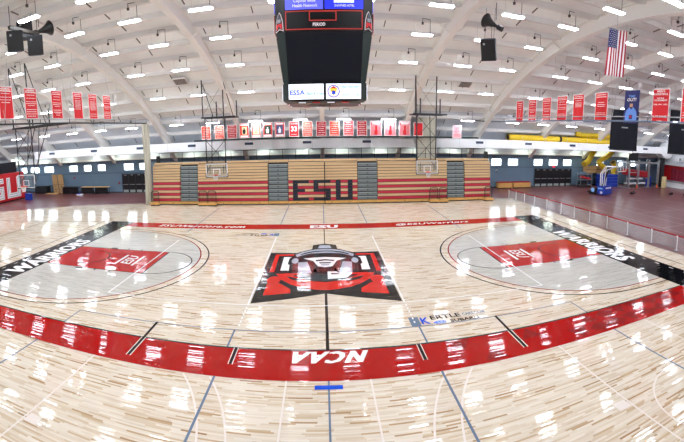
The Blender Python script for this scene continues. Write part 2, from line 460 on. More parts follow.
# dealer lettering printed on the boards, near and (turned round) far
t = MB()
def ad(cx, cy, s):
    R = (s, 0, 0); U = (0, s, 0)
    t.poly([(cx - s * 1.35, cy - s * .34), (cx - s * 1.02, cy - s * .34), (cx - s * 1.02, cy + s * .34), (cx - s * 1.35, cy + s * .34)], Z3, 'f_slate')
    text(t, 'K', (cx - s * .82, cy, Z4), .3, .5, R, U, 'f_blue')
    text(t, 'ERTLE', (cx - s * .05, cy + s * .17, Z4), 1.1, .3, R, U, 'f_black')
    text(t, 'CARS.COM', (cx + s * 1.0, cy + s * .17, Z4), .85, .22, R, U, 'f_slate')
    disc(t, (cx - s * .35, cy - s * .2), .22, .11, Z4, 'f_blue')
    text(t, 'SUBARU', (cx + s * .55, cy - s * .2, Z4), 1.05, .22, R, U, 'f_black')
ad(4.15, -6.15, 1); ad(-4.2, 6.2, -1)
t.build('sponsor_lettering', floor)

# other lines
l = MB()
strip(l, (0, -CY), (0, -3.25), 0.1, Z4, 'f_black'); strip(l, (0, 3.9), (0, CY), 0.05, Z4, 'f_black')
for sx in (-1, 1):
    strip(l, (sx * 5.8, -CY + 1.15), (sx * 5.8, -8.75), 0.09, Z5, 'f_black')
    for d in (-.065, .065): strip(l, (sx * 5.8 + d, -CY), (sx * 5.8 + d, -8.78), 0.03, Z5, 'f_cream')
    strip(l, (sx * 2.74, -CY), (sx * 2.74, -8.5), 0.08, Z5, 'f_black')
    for d in (-.06, .06): strip(l, (sx * 2.74 + d, -CY), (sx * 2.74 + d, -8.52), 0.025, Z5, 'f_cream')
l.build('court_line', floor)
l = MB()      # volleyball court in white
for sx in (-1, 1):
    strip(l, (sx * 8.9, -4.5), (sx * 8.9, 4.5), 0.055, Z5, 'f_white')
    strip(l, (sx * 2.95, -4.5), (sx * 2.95, 5.6), 0.055, Z5, 'f_white')
    for k in range(6): strip(l, (sx * 2.95, -4.7 - k * .28), (sx * 2.95, -4.84 - k * .28), 0.05, Z5, 'f_white')
strip(l, (-8.9, -4.5), (8.9, -4.5), 0.05, Z5, 'f_white'); strip(l, (-8.9, 4.5), (8.9, 4.5), 0.03, Z5, 'f_cream')
l.build('volleyball_line', floor)
l = MB()      # slate blue cross court lines
strip(l, (-9, -6.5), (9, -6.5), 0.045, Z4, 'f_slate')
for sx in (-1, 1):
    strip(l, (sx * 9.0, -6.5), (sx * 9.0, -CY), 0.05, Z4, 'f_slate'); strip(l, (sx * 9.0, -9.15), (sx * 9.0, -26), 0.055, Z4, 'f_slate')
    strip(l, (sx * 3.03, -6.5), (sx * 3.03, -CY), 0.06, Z4, 'f_slate'); strip(l, (sx * 3.03, -9.15), (sx * 3.03, -26), 0.065, Z4, 'f_slate')
    strip(l, (sx * 3.03, 9.15), (sx * 3.03, 16.6), 0.06, Z4, 'f_slate'); strip(l, (sx * 9.05, 6.6), (sx * 9.05, 15.4), 0.06, Z4, 'f_slate')
strip(l, (0, 9.15), (0, 16.6), 0.06, Z4, 'f_slate'); strip(l, (0, -9.15), (0, -26), 0.05, Z4, 'f_slate')
strip(l, (-33, 5.9), (-17.4, 8.9), 0.05, Z2, 'f_teal'); strip(l, (-24, -2.0), (-17.2, 5.0), 0.04, Z2, 'f_cream'); strip(l, (-22, -3.5), (-22, 8.0), 0.04, Z2, 'f_teal')
l.build('cross_court_line', floor)
l = MB(); strip(l, (-.36, -9.42), (.36, -9.42), 0.17, Z5, 'f_blue'); l.build('floor_tape', floor)
l = MB()      # pale cross court basketball lines near the camera
for sx in (-1, 1):
    strip(l, (sx * 1.1, -9.15), (sx * 1.1, -26), 0.045, Z3, 'f_cream')
    strip(l, (sx * 6.75, -9.15), (sx * 6.75, -17), 0.045, Z3, 'f_cream')
    strip(l, (sx * 10.4, -9.15), (sx * 10.4, -17), 0.045, Z3, 'f_cream')
    strip(l, (sx * 6.52, -12.2), (sx * 6.52, -12.5), 0.36, Z3, 'f_cream')
    ring(l, (sx * 8.6, -13.3), 1.45, 0.05, PI if sx < 0 else 0, 0 if sx < 0 else PI, Z3, 'f_cream') if False else ring(l, (sx * 8.75, -13.5), 1.6, 0.045, 0, 2 * PI, Z3, 'f_cream')
    for rr in (6.1, 6.72):
        aa = math.asin(3.7 / rr)
        ring(l, (sx * 8.75, -12.9), rr, 0.05, -1.2 if sx < 0 else PI - aa, aa if sx < 0 else PI + 1.2, Z3, 'f_cream')
l.build('practice_court_line', floor)

# centre logo: a helmeted head over a bow-tie shield
lg = MB()
lg.poly([(-2.88, -4.36), (0, -3.33), (2.88, -4.36), (2.88, 2.26), (-2.88, 2.26)], Z2, 'f_black')
def both(pts, z, m):
    a = sum(pts[i][0] * pts[(i + 1) % len(pts)][1] - pts[(i + 1) % len(pts)][0] * pts[i][1] for i in range(len(pts)))
    if a < 0: pts = pts[::-1]
    lg.poly(pts, z, m); lg.poly([(-x, y) for x, y in pts][::-1], z, m)
both([(-2.59, -.81), (-2.37, -.8), (-2.38, 1.73), (-1.63, 1.74), (-1.62, 2.0), (-2.59, 1.95)], Z3, 'f_logored')
both([(-2.11, -.57), (-1.71, -.57), (-1.74, .73), (-1.7, 1.52), (-2.11, 1.52)], Z3, 'f_white')
both([(-2.52, -3.55), (-2.51, -2.3), (-2.1, -2.15), (-1.92, -2.25), (-1.47, -2.85), (-1.43, -3.28)], Z3, 'f_logored')
for s2 in (-1, 1): disc(lg, (s2 * 2.27, -1.85), .3, .5, Z4, 'f_logored')
both([(-2.26, -1.0), (-1.71, -1.0), (-1.29, -1.41), (-.78, -1.88), (0, -2.08), (0, -3.0), (-.48, -2.9), (-1.01, -2.69), (-1.51, -2.31), (-2.0, -1.72)], Z3, 'f_logored')
both([(-1.95, -.95), (-1.2, -.95), (-1.15, -1.2), (-1.55, -1.22)], Z4, 'f_logored')
both([(-1.75, -1.35), (-1.2, -1.62), (-.8, -1.98), (-1.1, -1.98), (-1.5, -1.75)], Z4, 'f_black')
# helmet
both([(0, 4.0), (-.65, 3.73), (-.68, 2.94), (-1.43, 2.3), (-1.81, 1.2), (-1.83, .36), (-1.6, .1), (0, 1.3)], Z4, 'f_black')
both([(0, 2.9), (-.4, 2.87), (-.76, 2.73), (-1.2, 2.35), (-1.53, 1.9), (-1.45, 1.5), (-1.05, 1.92), (-.75, 2.12), (0, 2.22)], Z5, 'f_grey')
both([(0, 2.62), (-.45, 2.6), (-.95, 2.35), (-1.3, 1.95), (-1.25, 1.85), (-.9, 2.15), (-.45, 2.42), (0, 2.46)], Z6, 'f_black')
both([(0, 3.7), (-.29, 3.65), (-.38, 3.08), (0, 3.06)], Z6, 'f_grey')
both([(-1.6, .5), (-1.33, .5), (-1.28, -.34), (-1.48, -.67), (-1.6, -.4)], Z5, 'f_maroon')
both([(-1.33, .61), (-.87, .72), (-.63, -.9), (-1.25, -.9)], Z5, 'f_grey')
both([(-.9, .85), (-.63, .84), (-.38, -.8), (-.62, -.8)], Z6, 'f_maroon')
both([(0, 1.47), (-.5, 1.4), (-1.09, 1.24), (-.59, .84), (-.35, .0), (0, -.15)], Z6, 'f_white')
Z7 = .014
both([(0, 1.1), (-.48, .97), (-.43, .78), (0, .89)], Z7, 'f_black')
both([(0, .62), (-.3, .6), (-.26, .42), (0, .42)], Z7, 'f_black')
both([(0, .34), (-.22, .32), (-.18, .12), (0, .12)], Z7, 'f_grey')
both([(0, -.3), (-.5, -.3), (-.6, -.85), (0, -.85)], Z6, 'f_maroon')
both([(-.88, -.92), (0, -.92), (0, -2.0), (-.6, -1.95), (-.98, -1.5)], Z6, 'f_teal')
lg.poly([(.1, -1.75), (.95, -1.6), (1.25, -1.0), (.6, -1.0), (.5, -.75), (.1, -.75)], Z7, 'f_white')
lg.poly([(.25, -1.15), (.7, -1.15), (.55, -.98), (.25, -.98)], Z7 + .001, 'f_black')
for s2 in (-1, 1): disc(lg, (s2 * 1.5, .86), .17, .42, Z7, 'f_grey')
lg.build('centre_logo', floor)

# painted lines on the rubber floor
l = MB()
for x0, y0, x1, y1 in ((21.5, 20, 21.5, -12), (23.0, 18, 23.0, -12), (25.5, 16, 25.5, -12), (27.2, 14, 27.2, -12), (30.9, 18, 30.9, -4), (34.5, 17, 34.5, -4), (25.5, 6.8, 34.5, 6.8), (25.5, 12.5, 34.5, 12.5), (23, 1.5, 40, 1.5), (-33, 14.5, -17.5, 20.5), (-30, 19.5, -14, 22.0), (16, 20.5, 40, 20.5)):
    strip(l, (x0, y0), (x1, y1), .07, .002, 'rubberline')
l.build('lane_line', rub)

# ---- back wall with window openings
def wall_with_holes(name, x0, x1, z0, z1, y, th, holes, m, dark=None):
    xs = sorted({x0, x1, *[h[0] for h in holes], *[h[1] for h in holes]})
    mb = MB()
    for a, c in zip(xs, xs[1:]):
        hs = sorted([h for h in holes if h[0] <= a + 1e-6 and h[1] >= c - 1e-6], key=lambda h: h[2])
        z = z0
        for h in hs:
            if h[2] > z: mb.bx(a, c, y, y + th, z, h[2], m)
            z = h[3]
        mb.bx(a, c, y, y + th, z, z1, m)
    return mb.build(name)
WIN = [(-39.9, -38.7), (-38.1, -36.4), (-35.6, -33.9), (-31.4, -30.0), (-29.1, -27.9), (-27.0, -25.8), (-23.3, -21.9), (-21.2, -19.8), (17.7, 19.0), (19.3, 20.7), (21.5, 22.9), (25.05, 26.4), (27.25, 28.65), (29.4, 30.8), (34.9, 36.2), (38.6, 39.9), (41.2, 42.5)]
WZ0, WZ1 = 2.72, 3.58
holes = [(a, c, WZ0 - (.1 if a > 16 else 0), WZ1 - (.1 if a > 16 else 0)) for a, c in WIN]
wb_ = wall_with_holes('wall_back', -XE, XE, 0, 6.4, YB, .35, holes, 'wallblue'); tag(wb_, kind='structure')
for i, h in enumerate(holes):
    f = MB(); a, c, p, q = h
    for bxx in ((a, a + .06, p, q), (c - .06, c, p, q), (a, c, p, p + .06), (a, c, q - .06, q)):
        f.bx(bxx[0], bxx[1], YB + .05, YB + .15, bxx[2], bxx[3], 'wallwhite')
    f = f.build('window_%d' % (i + 1)); tag(f, kind='structure')
    g = MB(); g.bx(a + .05, c - .05, YB + .09, YB + .11, p + .05, q - .05, 'winglass'); g.build('pane', f)
t = MB(); t.bx(-XE, XE, YB - .03, YB, 2.42, 2.5, 'walldark'); t.bx(-XE, XE, YB - .03, YB, 0, .12, 'black')
tag(t.build('trim_1'), kind='structure')
# white beam along the wall head
t = MB(); t.bx(-XE, XE, YB - .3, YB, 3.98, 4.2, 'rib'); t.bx(-XE, XE, YB - .05, YB, 4.2, 6.0, 'wallwhite')
tag(t.build('trim_2'), kind='structure')
t = MB(); t.bx(-XE, XE, YF - .3, YF, 0, 6.4, 'wallwhite'); tag(t.build('wall_front'), kind='structure')
for nm, sx in (('wall_left', -1), ('wall_right', 1)):
    mb = MB(); n = 24
    pts = [(YF, 0)] + [arcp(-.71 + (1.42) * i / n, RR + DK + .3) for i in range(n + 1)]
    pts = [(YF - .3, 0), (YF - .3, 4.5)] + [p for p in pts[1:] if YF - .3 < p[0] < YB + .3] + [(YB + .35, 4.5), (YB + .35, 0)]
    mb.prism(pts, 0, .3, 'wallwhite' if sx > 0 else 'wallblue', lambda v: Vector((sx * (XE + v.z), v.x, v.y)))
    tag(mb.build(nm), kind='structure')

# ---- roof
th0, th1 = math.asin((YF + 1) / RR) - .02, math.asin((YB + 1) / RR) + .02
mb = MB(); n = 60
vs = []; R_in, R_out = RR + DK, RR + DK + .25
for i in range(n + 1):
    t_ = th0 + (th1 - th0) * i / n
    for x in (-XE - .2, XE + .2):
        for r in (R_in, R_out):
            y, z = arcp(t_, r); vs.append((x, y, z))
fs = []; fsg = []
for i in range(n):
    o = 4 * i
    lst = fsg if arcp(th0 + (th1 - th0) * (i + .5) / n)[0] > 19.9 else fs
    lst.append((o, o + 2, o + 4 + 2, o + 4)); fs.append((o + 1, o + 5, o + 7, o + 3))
mb.add(vs, fs, 'deck', True); mb.add(vs, fsg, 'deckshade', True)
roof = mb.build('ceiling'); tag(roof, kind='structure')

def arch_rib(x):
    mb = MB(); n = 56; t0, t1 = math.asin((YF + 1) / RR), math.asin((YB + .9) / RR)
    def sweep(xa, xb, ra, rb):
        vs = []
        for i in range(n + 1):
            t_ = t0 + (t1 - t0) * i / n
            for xx, r in ((xa, ra), (xb, ra), (xb, rb), (xa, rb)):
                y, z = arcp(t_, r); vs.append((xx, y, z))
        fs = [(4 * i + k, 4 * i + (k + 1) % 4, 4 * i + 4 + (k + 1) % 4, 4 * i + 4 + k) for i in range(n) for k in range(4)]
        mb.add(vs, fs + [(3, 2, 1, 0), (4 * n, 4 * n + 1, 4 * n + 2, 4 * n + 3)], 'rib', False)
    sweep(x - .22, x + .22, RR, RR + .05)
    sweep(x - .06, x + .06, RR + .05, RR + DK - .03)
    sweep(x - .22, x + .22, RR + DK - .05, RR + DK)
    # foot bracket on the wall
    mb.prism([(YB - 2.3, 5.6), (YB, 5.2), (YB, 3.75), (YB - .35, 3.75)], -.16, .16, 'rib', lambda v: Vector((x + v.z, v.x, v.y)))
    o = mb.build('arch_rib', roof)
    # stiffener braces to the purlins
    bm_ = MB()
    for t_ in PUR[4::6]:
        for s2 in (-1, 1):
            y, z = arcp(t_, RR + .05); y2, z2 = arcp(t_, RR + DK - .35)
            bm_.tube((x + s2 * .2, y, z), (x + s2 * .95, y2, z2), .045, 'rib', 4)
    bm_.build('knee_brace', o)
    return o
step = 4.2 / 2 / RR
thc = math.asin((2.3 + 1) / RR)
PUR = [thc + step * k for k in range(-14, 13)]
PUR = [t_ for t_ in PUR if th0 + .02 < t_ < th1 - .03]
RIBX = [-40.6, -32.5, -24.4, -16.4, -8.15, 0, 8.15, 16.4, 24.4, 32.5, 40.6]
for x in RIBX: arch_rib(x)
edges = [-XE] + RIBX + [XE]
for t_ in PUR:
    mb = MB(); y, z = arcp(t_, RR + DK)
    rot = Matrix.Rotation(-t_, 3, 'X')
    for a, c in zip(edges, edges[1:]):
        a2, c2 = a + .12, c - .12; D = .34
        # zed purlin with cut-back ends
        prof = [(a2, 0), (a2, -.2), (a2 + .55, -D), (c2 - .55, -D), (c2, -.2), (c2, 0)]
        mb.prism(prof, -.035, .035, 'purlin', lambda v: Vector((v.x, y, z)) + rot @ Vector((0, v.z, v.y)))
        q = Vector((0, y, z)) + rot @ Vector((0, .07, -D))
        mb.box(((a2 + c2) / 2, q.y, q.z), (c2 - a2 - 1.2, .2, .03), 'purlin', rot)
    mb.build('purlin', roof)
for a, c in zip(edges, edges[1:]):      # bridging rods between the purlins, one line per bay
    mb = MB()
    for xm in ((a + c) / 2 + .1 * (1 if a < 0 else -1), (a + .7)):
        for i, (p, q) in enumerate(zip(PUR, PUR[1:])):
            if xm != (a + c) / 2 + .1 * (1 if a < 0 else -1) and i % 2: continue
            y, z = arcp(p, RR + DK - .12); y2, z2 = arcp(q, RR + DK - .38)
            y2, z2 = y + (y2 - y) * .55, z + (z2 - z) * .55
            mb.box(((xm), (y + y2) / 2, (z + z2) / 2), (.055, math.hypot(y2 - y, z2 - z), .055), 'rod', Matrix.Rotation(math.atan2(z2 - z, y2 - y), 3, 'X'))
    mb.build('bridging_rod', roof)
    for xs in (a + (c - a) * .25, a + (c - a) * .75):      # deck seams
        pass

# ------------------------------------------------------------------ ceiling lights
ROWS = [19.35, 14.9, 10.7, 6.55, 2.35, -1.9, -6.1, -10.3, -14.5]
COLS = [2.0, 6.2, 10.35, 14.05, 19.0, 22.7, 26.4, 30.4, 34.9, 38.6, 43.3]
ORD = ['first', 'second', 'third', 'fourth', 'fifth', 'sixth', 'seventh', 'eighth', 'ninth', 'tenth', 'eleventh']
def make_light():
    r = thing('ceiling_light', 'x', 'ceiling light')
    b = MB(); b.box((0, 0, .05), (1.3, .38, .06), 'lampbody'); b.box((0, 0, .1), (1.2, .16, .06), 'lampbody'); b.build('housing', r)
    d = MB(); d.prism([(-.6, -.17), (.6, -.17), (.64, -.1), (.64, .1), (.6, .17), (-.6, .17), (-.64, .1), (-.64, -.1)], -.025, .02, 'lamp'); d.build('diffuser', r)
    h = MB()
    h.tube((.5, 0, .12), (.5, 0, .95), .016, 'wire', 5)
    h.tube((.5, 0, .95), (0, -.05, .98), .02, 'wire', 5); h.tube((0, -.05, .98), (0, -.05, .7), .02, 'wire', 5)
    h.box((0, -.05, .68), (.11, .11, .14), 'wire')
    h.build('hanger_pipe', r)
    h = MB(); h.tube((-.5, 0, .12), (-.5, 0, .95), .007, 'cable', 4); h.build('hanger_wire', r)
    return r
L0 = None
for ri, y in enumerate(ROWS):
    for s2 in (-1, 1):
        for ci, x in enumerate(COLS):
            if y < 0 and ci == 0 and y > -3: continue
            if y < -3 and ci > 8: continue
            if y > 19 and s2 > 0 and ci == 2: continue
            z = arc(y) - .2
            lab = 'long white ceiling light, %s row from far wall, %s %s of the scoreboard' % (ORD[ri], ORD[ci], 'right' if s2 > 0 else 'left')
            if L0 is None: L0 = make_light(); L0.location = (s2 * x, y, z); L0['label'] = lab; L0['group'] = 'ceiling lights'
            else: dup(L0, (s2 * x, y, z), None, lab)

# ------------------------------------------------------------------ long white duct and its grilles
mb = MB(); DX0, DX1 = -34.0, 44.0
mb.bx(DX0, DX1, 21.6, 23.3, 4.82, 5.72, 'duct')
duct = thing('air_duct', 'long white rectangular air duct crossing in front of the blue back wall', 'air duct')
o = mb.build('duct_run', duct, bevel=.03)
x = DX0
while x < DX1: s = MB(); s.bx(x, x + .03, 21.57, 21.62, 4.82, 5.72, 'wallwhite'); x += 3.0; s.build('duct_seam', duct)
for x in (-31.2, -25.1, -19.2, -13.3, -7.3, -1.5, 4.4, 10.4, 16.3, 22.2, 28.2, 34.2, 40.5):
    g = MB(); g.bx(x - .42, x + .42, 21.56, 21.6, 5.28, 5.52, 'vent')
    for k in range(4): g.bx(x - .4, x + .4, 21.54, 21.56, 5.3 + k * .055, 5.32 + k * .055, 'walldark')
    g.build('grille', duct)
mb = MB(); mb.prism([(44.0, 5.8), (44.0, 4.9), (44.6, 4.2), (46.0, 4.2), (46.6, 4.9), (46.4, 6.6), (45.4, 6.8), (44.8, 5.8)], 21.7, 23.0, 'duct', lambda v: Vector((v.x, v.z, v.y)))
mb.build('duct_elbow', duct, bevel=.05)
for i in range(26):
    h = MB()
    x = DX0 + 1.5 + i * 3.0
    for y in (21.7,):
        h.tube((x, y, 5.72), (x, y, arc(y) + .5), .012, 'cable', 4)
    h.build('hanger_rod', duct)

M['lamp_dim'] = mat('greenish lamp diffuser', (230, 245, 235), rough=0.5, emit=24.0, ecol=(232, 244, 232))
UD = None
for s2 in (-1, 1):
    for ci, x in enumerate([2.0, 6.2, 10.35, 14.4, 19.0, 23.1, 27.0, 31.0, 35.4, 40.0]):
        lab = 'dim wall light under the white duct, %s %s of building centre' % (ORD[ci], 'right' if s2 > 0 else 'left')
        if UD is None:
            UD = thing('wall_light', lab, 'wall light', (s2 * x, 24.3, 4.8), 0, 'dim lights under the white duct')
            mb = MB(); mb.box((0, 0, .06), (1.3, .3, .08), 'lampbody'); mb.box((.4, .3, .08), (.05, .7, .04), 'wire'); mb.box((-.4, .3, .08), (.05, .7, .04), 'wire'); mb.build('housing', UD)
            mb = MB(); mb.box((0, 0, 0), (1.2, .26, .05), 'lamp_dim'); mb.build('diffuser', UD)
        else: dup(UD, (s2 * x, 24.3, 4.8), None, lab)

# ------------------------------------------------------------------ doors
def doors(n, x0, x1, z1, leaves):
    mb = MB(); mb.bx(x0 - .08, x1 + .08, YB - .08, YB - .02, 0, z1 + .08, 'walldark')
    f = mb.build('door_%d' % n); tag(f, kind='structure')
    wd = (x1 - x0) / leaves
    for i in range(leaves):
        a = x0 + i * wd
        d = MB(); d.bx(a + .02, a + wd - .02, YB - .14, YB - .08, .02, z1, 'doorblack'); d = d.build('door_leaf', f)
        p = MB(); p.bx(a + .1, a + wd - .1, YB - .2, YB - .14, 1.0, 1.06, 'chrome'); p.build('push_bar', d)
        p = MB(); p.bx(a + .12, a + wd - .12, YB - .16, YB - .14, .08, .38, 'doorgrille'); p.build('kick_grille', d)
        p = MB(); p.bx(a + .3, a + .62, YB - .17, YB - .14, z1 - .16, z1 - .1, 'chrome'); p.build('door_closer', d)
doors(1, -23.5, -19.9, 2.3, 4)
doors(2, 25.15, 30.7, 2.25, 6)
mb = MB(); mb.bx(-20.4, -20.0, YB - .08, YB - .03, 2.5, 2.68, 'exit')
tag(mb.build('exit_sign'), 'small lit red exit sign above the black doors left of bleachers', 'exit sign')
mb = MB(); mb.bx(27.75, 28.15, YB - .08, YB - .03, 2.42, 2.6, 'exit')
tag(mb.build('exit_sign'), 'small lit red exit sign above the wide black doors on the right', 'exit sign')

# ------------------------------------------------------------------ bleachers
YBL = 17.1; RH = 0.256; ZB = .33
def row_y(k): return YBL + .03 * k
LET = {'E': (-2.69, -1.26), 'S': (-.85, .68), 'U': (1.13, 2.64)}
def bleacher(x0, x1, label, center=False):
    r = thing('bleacher_section', label, 'bleachers', ((x0 + x1) / 2, YBL, 0), 0, 'folded bleacher sections')
    X0, X1 = x0 - (x0 + x1) / 2, x1 - (x0 + x1) / 2
    Y = lambda k: row_y(k) - YBL
    b = MB(); b.bx(X0 + .02, X1 - .02, .55, 1.9, 0, 3.62, 'bgap'); b.build('under_structure', r)
    w_ = MB(); rd = MB()
    for k in range(13):
        z = ZB + k * RH; tgt, m = (rd, 'bred') if (k % 2 == 0 and k < 7) else (w_, 'tan')
        tgt.bx(X0 + .02, X1 - .02, Y(k), Y(k) + .5, z + .04, z + RH - .006, m)
        w_.bx(X0 + .02, X1 - .02, Y(k) + .015, Y(k) + .5, z - .006, z + .04, 'bgap')
    w_.bx(X0 + .02, X1 - .02, Y(12) + .05, 1.9, 3.68, 3.74, 'tan')
    w_.build('tan_boards', r); rd.build('red_boards', r)
    b = MB(); b.bx(X0, X1, -.12, .5, .1, .31, 'honey'); b.bx(X0, X1, .05, .5, .0, .1, 'black')
    n = max(1, int((X1 - X0) / 1.4))
    for i in range(n): b.box((X0 + (i + .5) * (X1 - X0) / n, -.125, .18), (.12, .02, .05), 'black')
    b.build('base_board', r)
    t = MB(); t.bx(X0 + .03, X1 - .03, .75, 1.15, 3.745, 3.95, 'tan'); t.bx(X0 + .03, X1 - .03, .74, .75, 3.745, 3.8, 'bgap'); t.build('top_seat', r)
    if center:
        off = (x0 + x1) / 2
        def cell(mb, a, c, k): mb.bx(a - off, c - off, Y(k) - .012, Y(k), ZB + k * RH - .002, ZB + (k + 1) * RH - .002, 'bnavy')
        for ch, (a, c) in LET.items():
            mb = MB(); sw = .44
            if ch == 'E':
                for k in range(7): cell(mb, a, a + sw, k)
                cell(mb, a + sw, c, 0); cell(mb, a + sw, c, 6); cell(mb, a + sw, c - .35, 3)
            if ch == 'S':
                for k in (0, 3, 6): cell(mb, a, c, k)
                for k in (4, 5): cell(mb, a, a + sw, k)
                for k in (1, 2): cell(mb, c - sw, c, k)
            if ch == 'U':
                for k in range(1, 7): cell(mb, a, a + sw, k); cell(mb, c - sw, c, k)
                cell(mb, a, c, 0)
            mb.build('letter', r)
        mb = MB(); mb.bx(.11 - off, .19 - off, -.16, -.03, .1, 3.75, 'black'); mb.build('joint_strip', r)
    return r
bleacher(-16.05, -13.24, 'narrow striped tan and red bleacher section at the left end')
bleacher(-11.5, -4.92, 'folded tan and red bleacher section behind the left hanging backboard')
bleacher(-3.11, 3.09, 'folded bleacher section with large navy ESU letters in the middle', True)
bleacher(4.89, 11.42, 'folded tan and red bleacher section behind the right hanging backboard')
bleacher(13.13, 15.8, 'narrow striped tan and red bleacher section at the right end')
for x0, x1, pl in ((-13.24, -11.5, 'nearest the left end'), (-4.92, -3.11, 'just left of the ESU letters'), (3.09, 4.89, 'just right of the ESU letters'), (11.42, 13.13, 'nearest the right end')):
    r = thing('aisle_steps', 'grey folded aisle steps in the bleachers ' + pl, 'steps', ((x0 + x1) / 2, YBL, 0), 0, 'bleacher aisles')
    W = (x1 - x0) / 2 - .04; t = MB(); e = MB()
    b = MB(); b.bx(-W, W, .5, 1.9, .02, 3.55, 'black'); b.build('under_structure', r)
    for k in range(9):
        z = .35 + k * .37; y = .05 + k * .045
        t.bx(-W, W, y, y + .45, z, z + .24, 'aisle'); e.bx(-W, W, y - .02, y + .2, z + .24, z + .275, 'aisleedge'); e.bx(-.08, .08, y - .025, y, z + .1, z + .16, 'black')
    t.build('riser', r); e.build('tread_edge', r)
    b = MB(); b.bx(-W, W, -.1, .5, .1, .3, 'honey'); b.bx(-W, W, .0, .5, .01, .1, 'black'); b.build('base_board', r)
    b = MB(); b.bx(-W, W, .75, 1.15, 3.74, 3.95, 'tan'); b.bx(-W, W, .8, 1.1, 3.55, 3.74, 'bgap'); b.build('top_seat', r)
# rail at the back of the bleachers
r = thing('railing', 'dark metal railing along the top back of the bleachers', 'railing', (0, 19.15, 3.7))
mb = MB(); mb.tube((-16, 0, 1.15), (15.9, 0, 1.15), .025, 'steel'); mb.tube((-16, 0, .62), (15.9, 0, .62), .018, 'steel'); mb.tube((-16, 0, .1), (15.9, 0, .1), .018, 'steel'); mb.build('rail', r)
x = -16.0
while x < 16:
    mb = MB(); mb.tube((x, 0, .0), (x, 0, 1.15), .024, 'steel', 6); mb.build('post', r); x += 1.227
for x in (-16, 15.8): mb = MB(); mb.bx(x, x + .1, -.8, 0, 0.06, .9, 'black'); mb.build('end_rail', r)
# black end rails parked along the foot
def end_rail():
    r = thing('rail_cart', 'x', 'hand rail', group='removable end rails parked at the foot of the bleachers')
    m = MB(); P = [(-.38, 0, .3), (-.38, 0, 1.22), (-.28, 0, 1.36), (.28, 0, 1.36), (.38, 0, 1.22), (.38, 0, .3)]
    m.path(P, .032, 'steel', 6)
    for z in (.42,): m.tube((-.38, 0, z), (.38, 0, z), .02, 'steel', 6)
    m.build('frame', r)
    m = MB()
    for k in range(6): x = -.28 + k * .112; m.tube((x, 0, .42), (x, 0, 1.34), .014, 'steel', 4)
    m.build('bars', r)
    m = MB(); m.bx(-.42, .42, -.3, .3, .1, .3, 'honey'); m.bx(-.38, .38, -.26, .26, .0, .1, 'black'); m.build('base', r)
    return r
E0 = None
for x, lb in ((-15.6, 'black end rail on wooden base beside the grey left curtain'), (-10.85, 'left one of two black end rails under left backboard'), (-10.0, 'right one of two black end rails under left backboard'), (9.95, 'left one of two black end rails under right backboard'), (10.85, 'right one of two black end rails under right backboard'), (15.35, 'black end rail on wooden base at right end of bleachers')):
    if E0 is None: E0 = end_rail(); E0.location = (x, 16.6, 0); E0['label'] = lb
    else: dup(E0, (x, 16.6, 0), None, lb)

# ------------------------------------------------------------------ curtains
def curtain(name, x, y, z1, w_, d, label):
    mb = MB(); n = 40; vs = []
    for k, z in enumerate((0.02, .8, 2.0, z1 * .5, z1 * .8, z1)):
        for i in range(n):
            t_ = 2 * PI * i / n; rr = 1 + .14 * math.sin(t_ * 9 + k * .35) * (1.1 - .1 * k); q = 1.0 - .06 * k * (1 if k < 4 else .4)
            vs.append((x + w_ / 2 * rr * q * math.cos(t_), y + d / 2 * rr * q * math.sin(t_), z))
    fs = [(k * n + i, k * n + (i + 1) % n, (k + 1) * n + (i + 1) % n, (k + 1) * n + i) for k in range(5) for i in range(n)] + [tuple(range(5 * n, 6 * n))]
    mb.add(vs, fs, 'curtain', False)
    return tag(mb.build(name), label, 'curtain')
curtain('divider_curtain', -16.5, 17.3, 7.8, .62, 1.1, 'bunched grey beige divider curtain standing left of the bleachers')
curtain('divider_curtain', 10.2, 20.6, 7.8, 2.1, .9, 'wide bunched grey beige curtain behind the right hanging backboard')
def track(name, pts, label, mm='steel'):
    r = thing(name, label, 'curtain track')
    mb = MB()
    for a, c in zip(pts, pts[1:]):
        a = Vector(a); c = Vector(c); mb.tube(a, c, .06, mm, 6); mb.tube(a + Vector((0, 0, .28)), c + Vector((0, 0, .28)), .035, 'chrome', 6)
    mb.build('rail', r)
    for a, c in zip(pts, pts[1:]):
        a = Vector(a); c = Vector(c); n = max(1, int((c - a).length / 3))
        for i in range(n + 1):
            mb = MB(); p = a.lerp(c, i / n); mb.tube(p, p + Vector((0, 0, .28)), .025, 'steel', 5)
            if i % 2 == 0:
                for s2 in (-1, 1): mb.tube(p + Vector((0, 0, .28)), (p.x + (s2 * .9 if abs(a.x - c.x) > 1 else s2 * .05), p.y + (0 if abs(a.x - c.x) > 1 else s2 * .9), arc(min(p.y + .9, 24)) + .35), .013, 'cable', 4)
            mb.build('suspension', r)
track('curtain_track', [(-16.5, 17.6, 7.87), (-16.5, -18, 7.87)], 'dark curtain track running toward the camera under left banners')
track('curtain_track', [(9.0, 20.6, 7.88), (17.0, 20.6, 7.6)], 'curtain track over the wide curtain right of the bleachers')
track('curtain_track', [(17.0, 20.4, 7.6), (17.0, -18, 7.6)], 'long curtain track running toward the camera under right banners', 'f_slate')

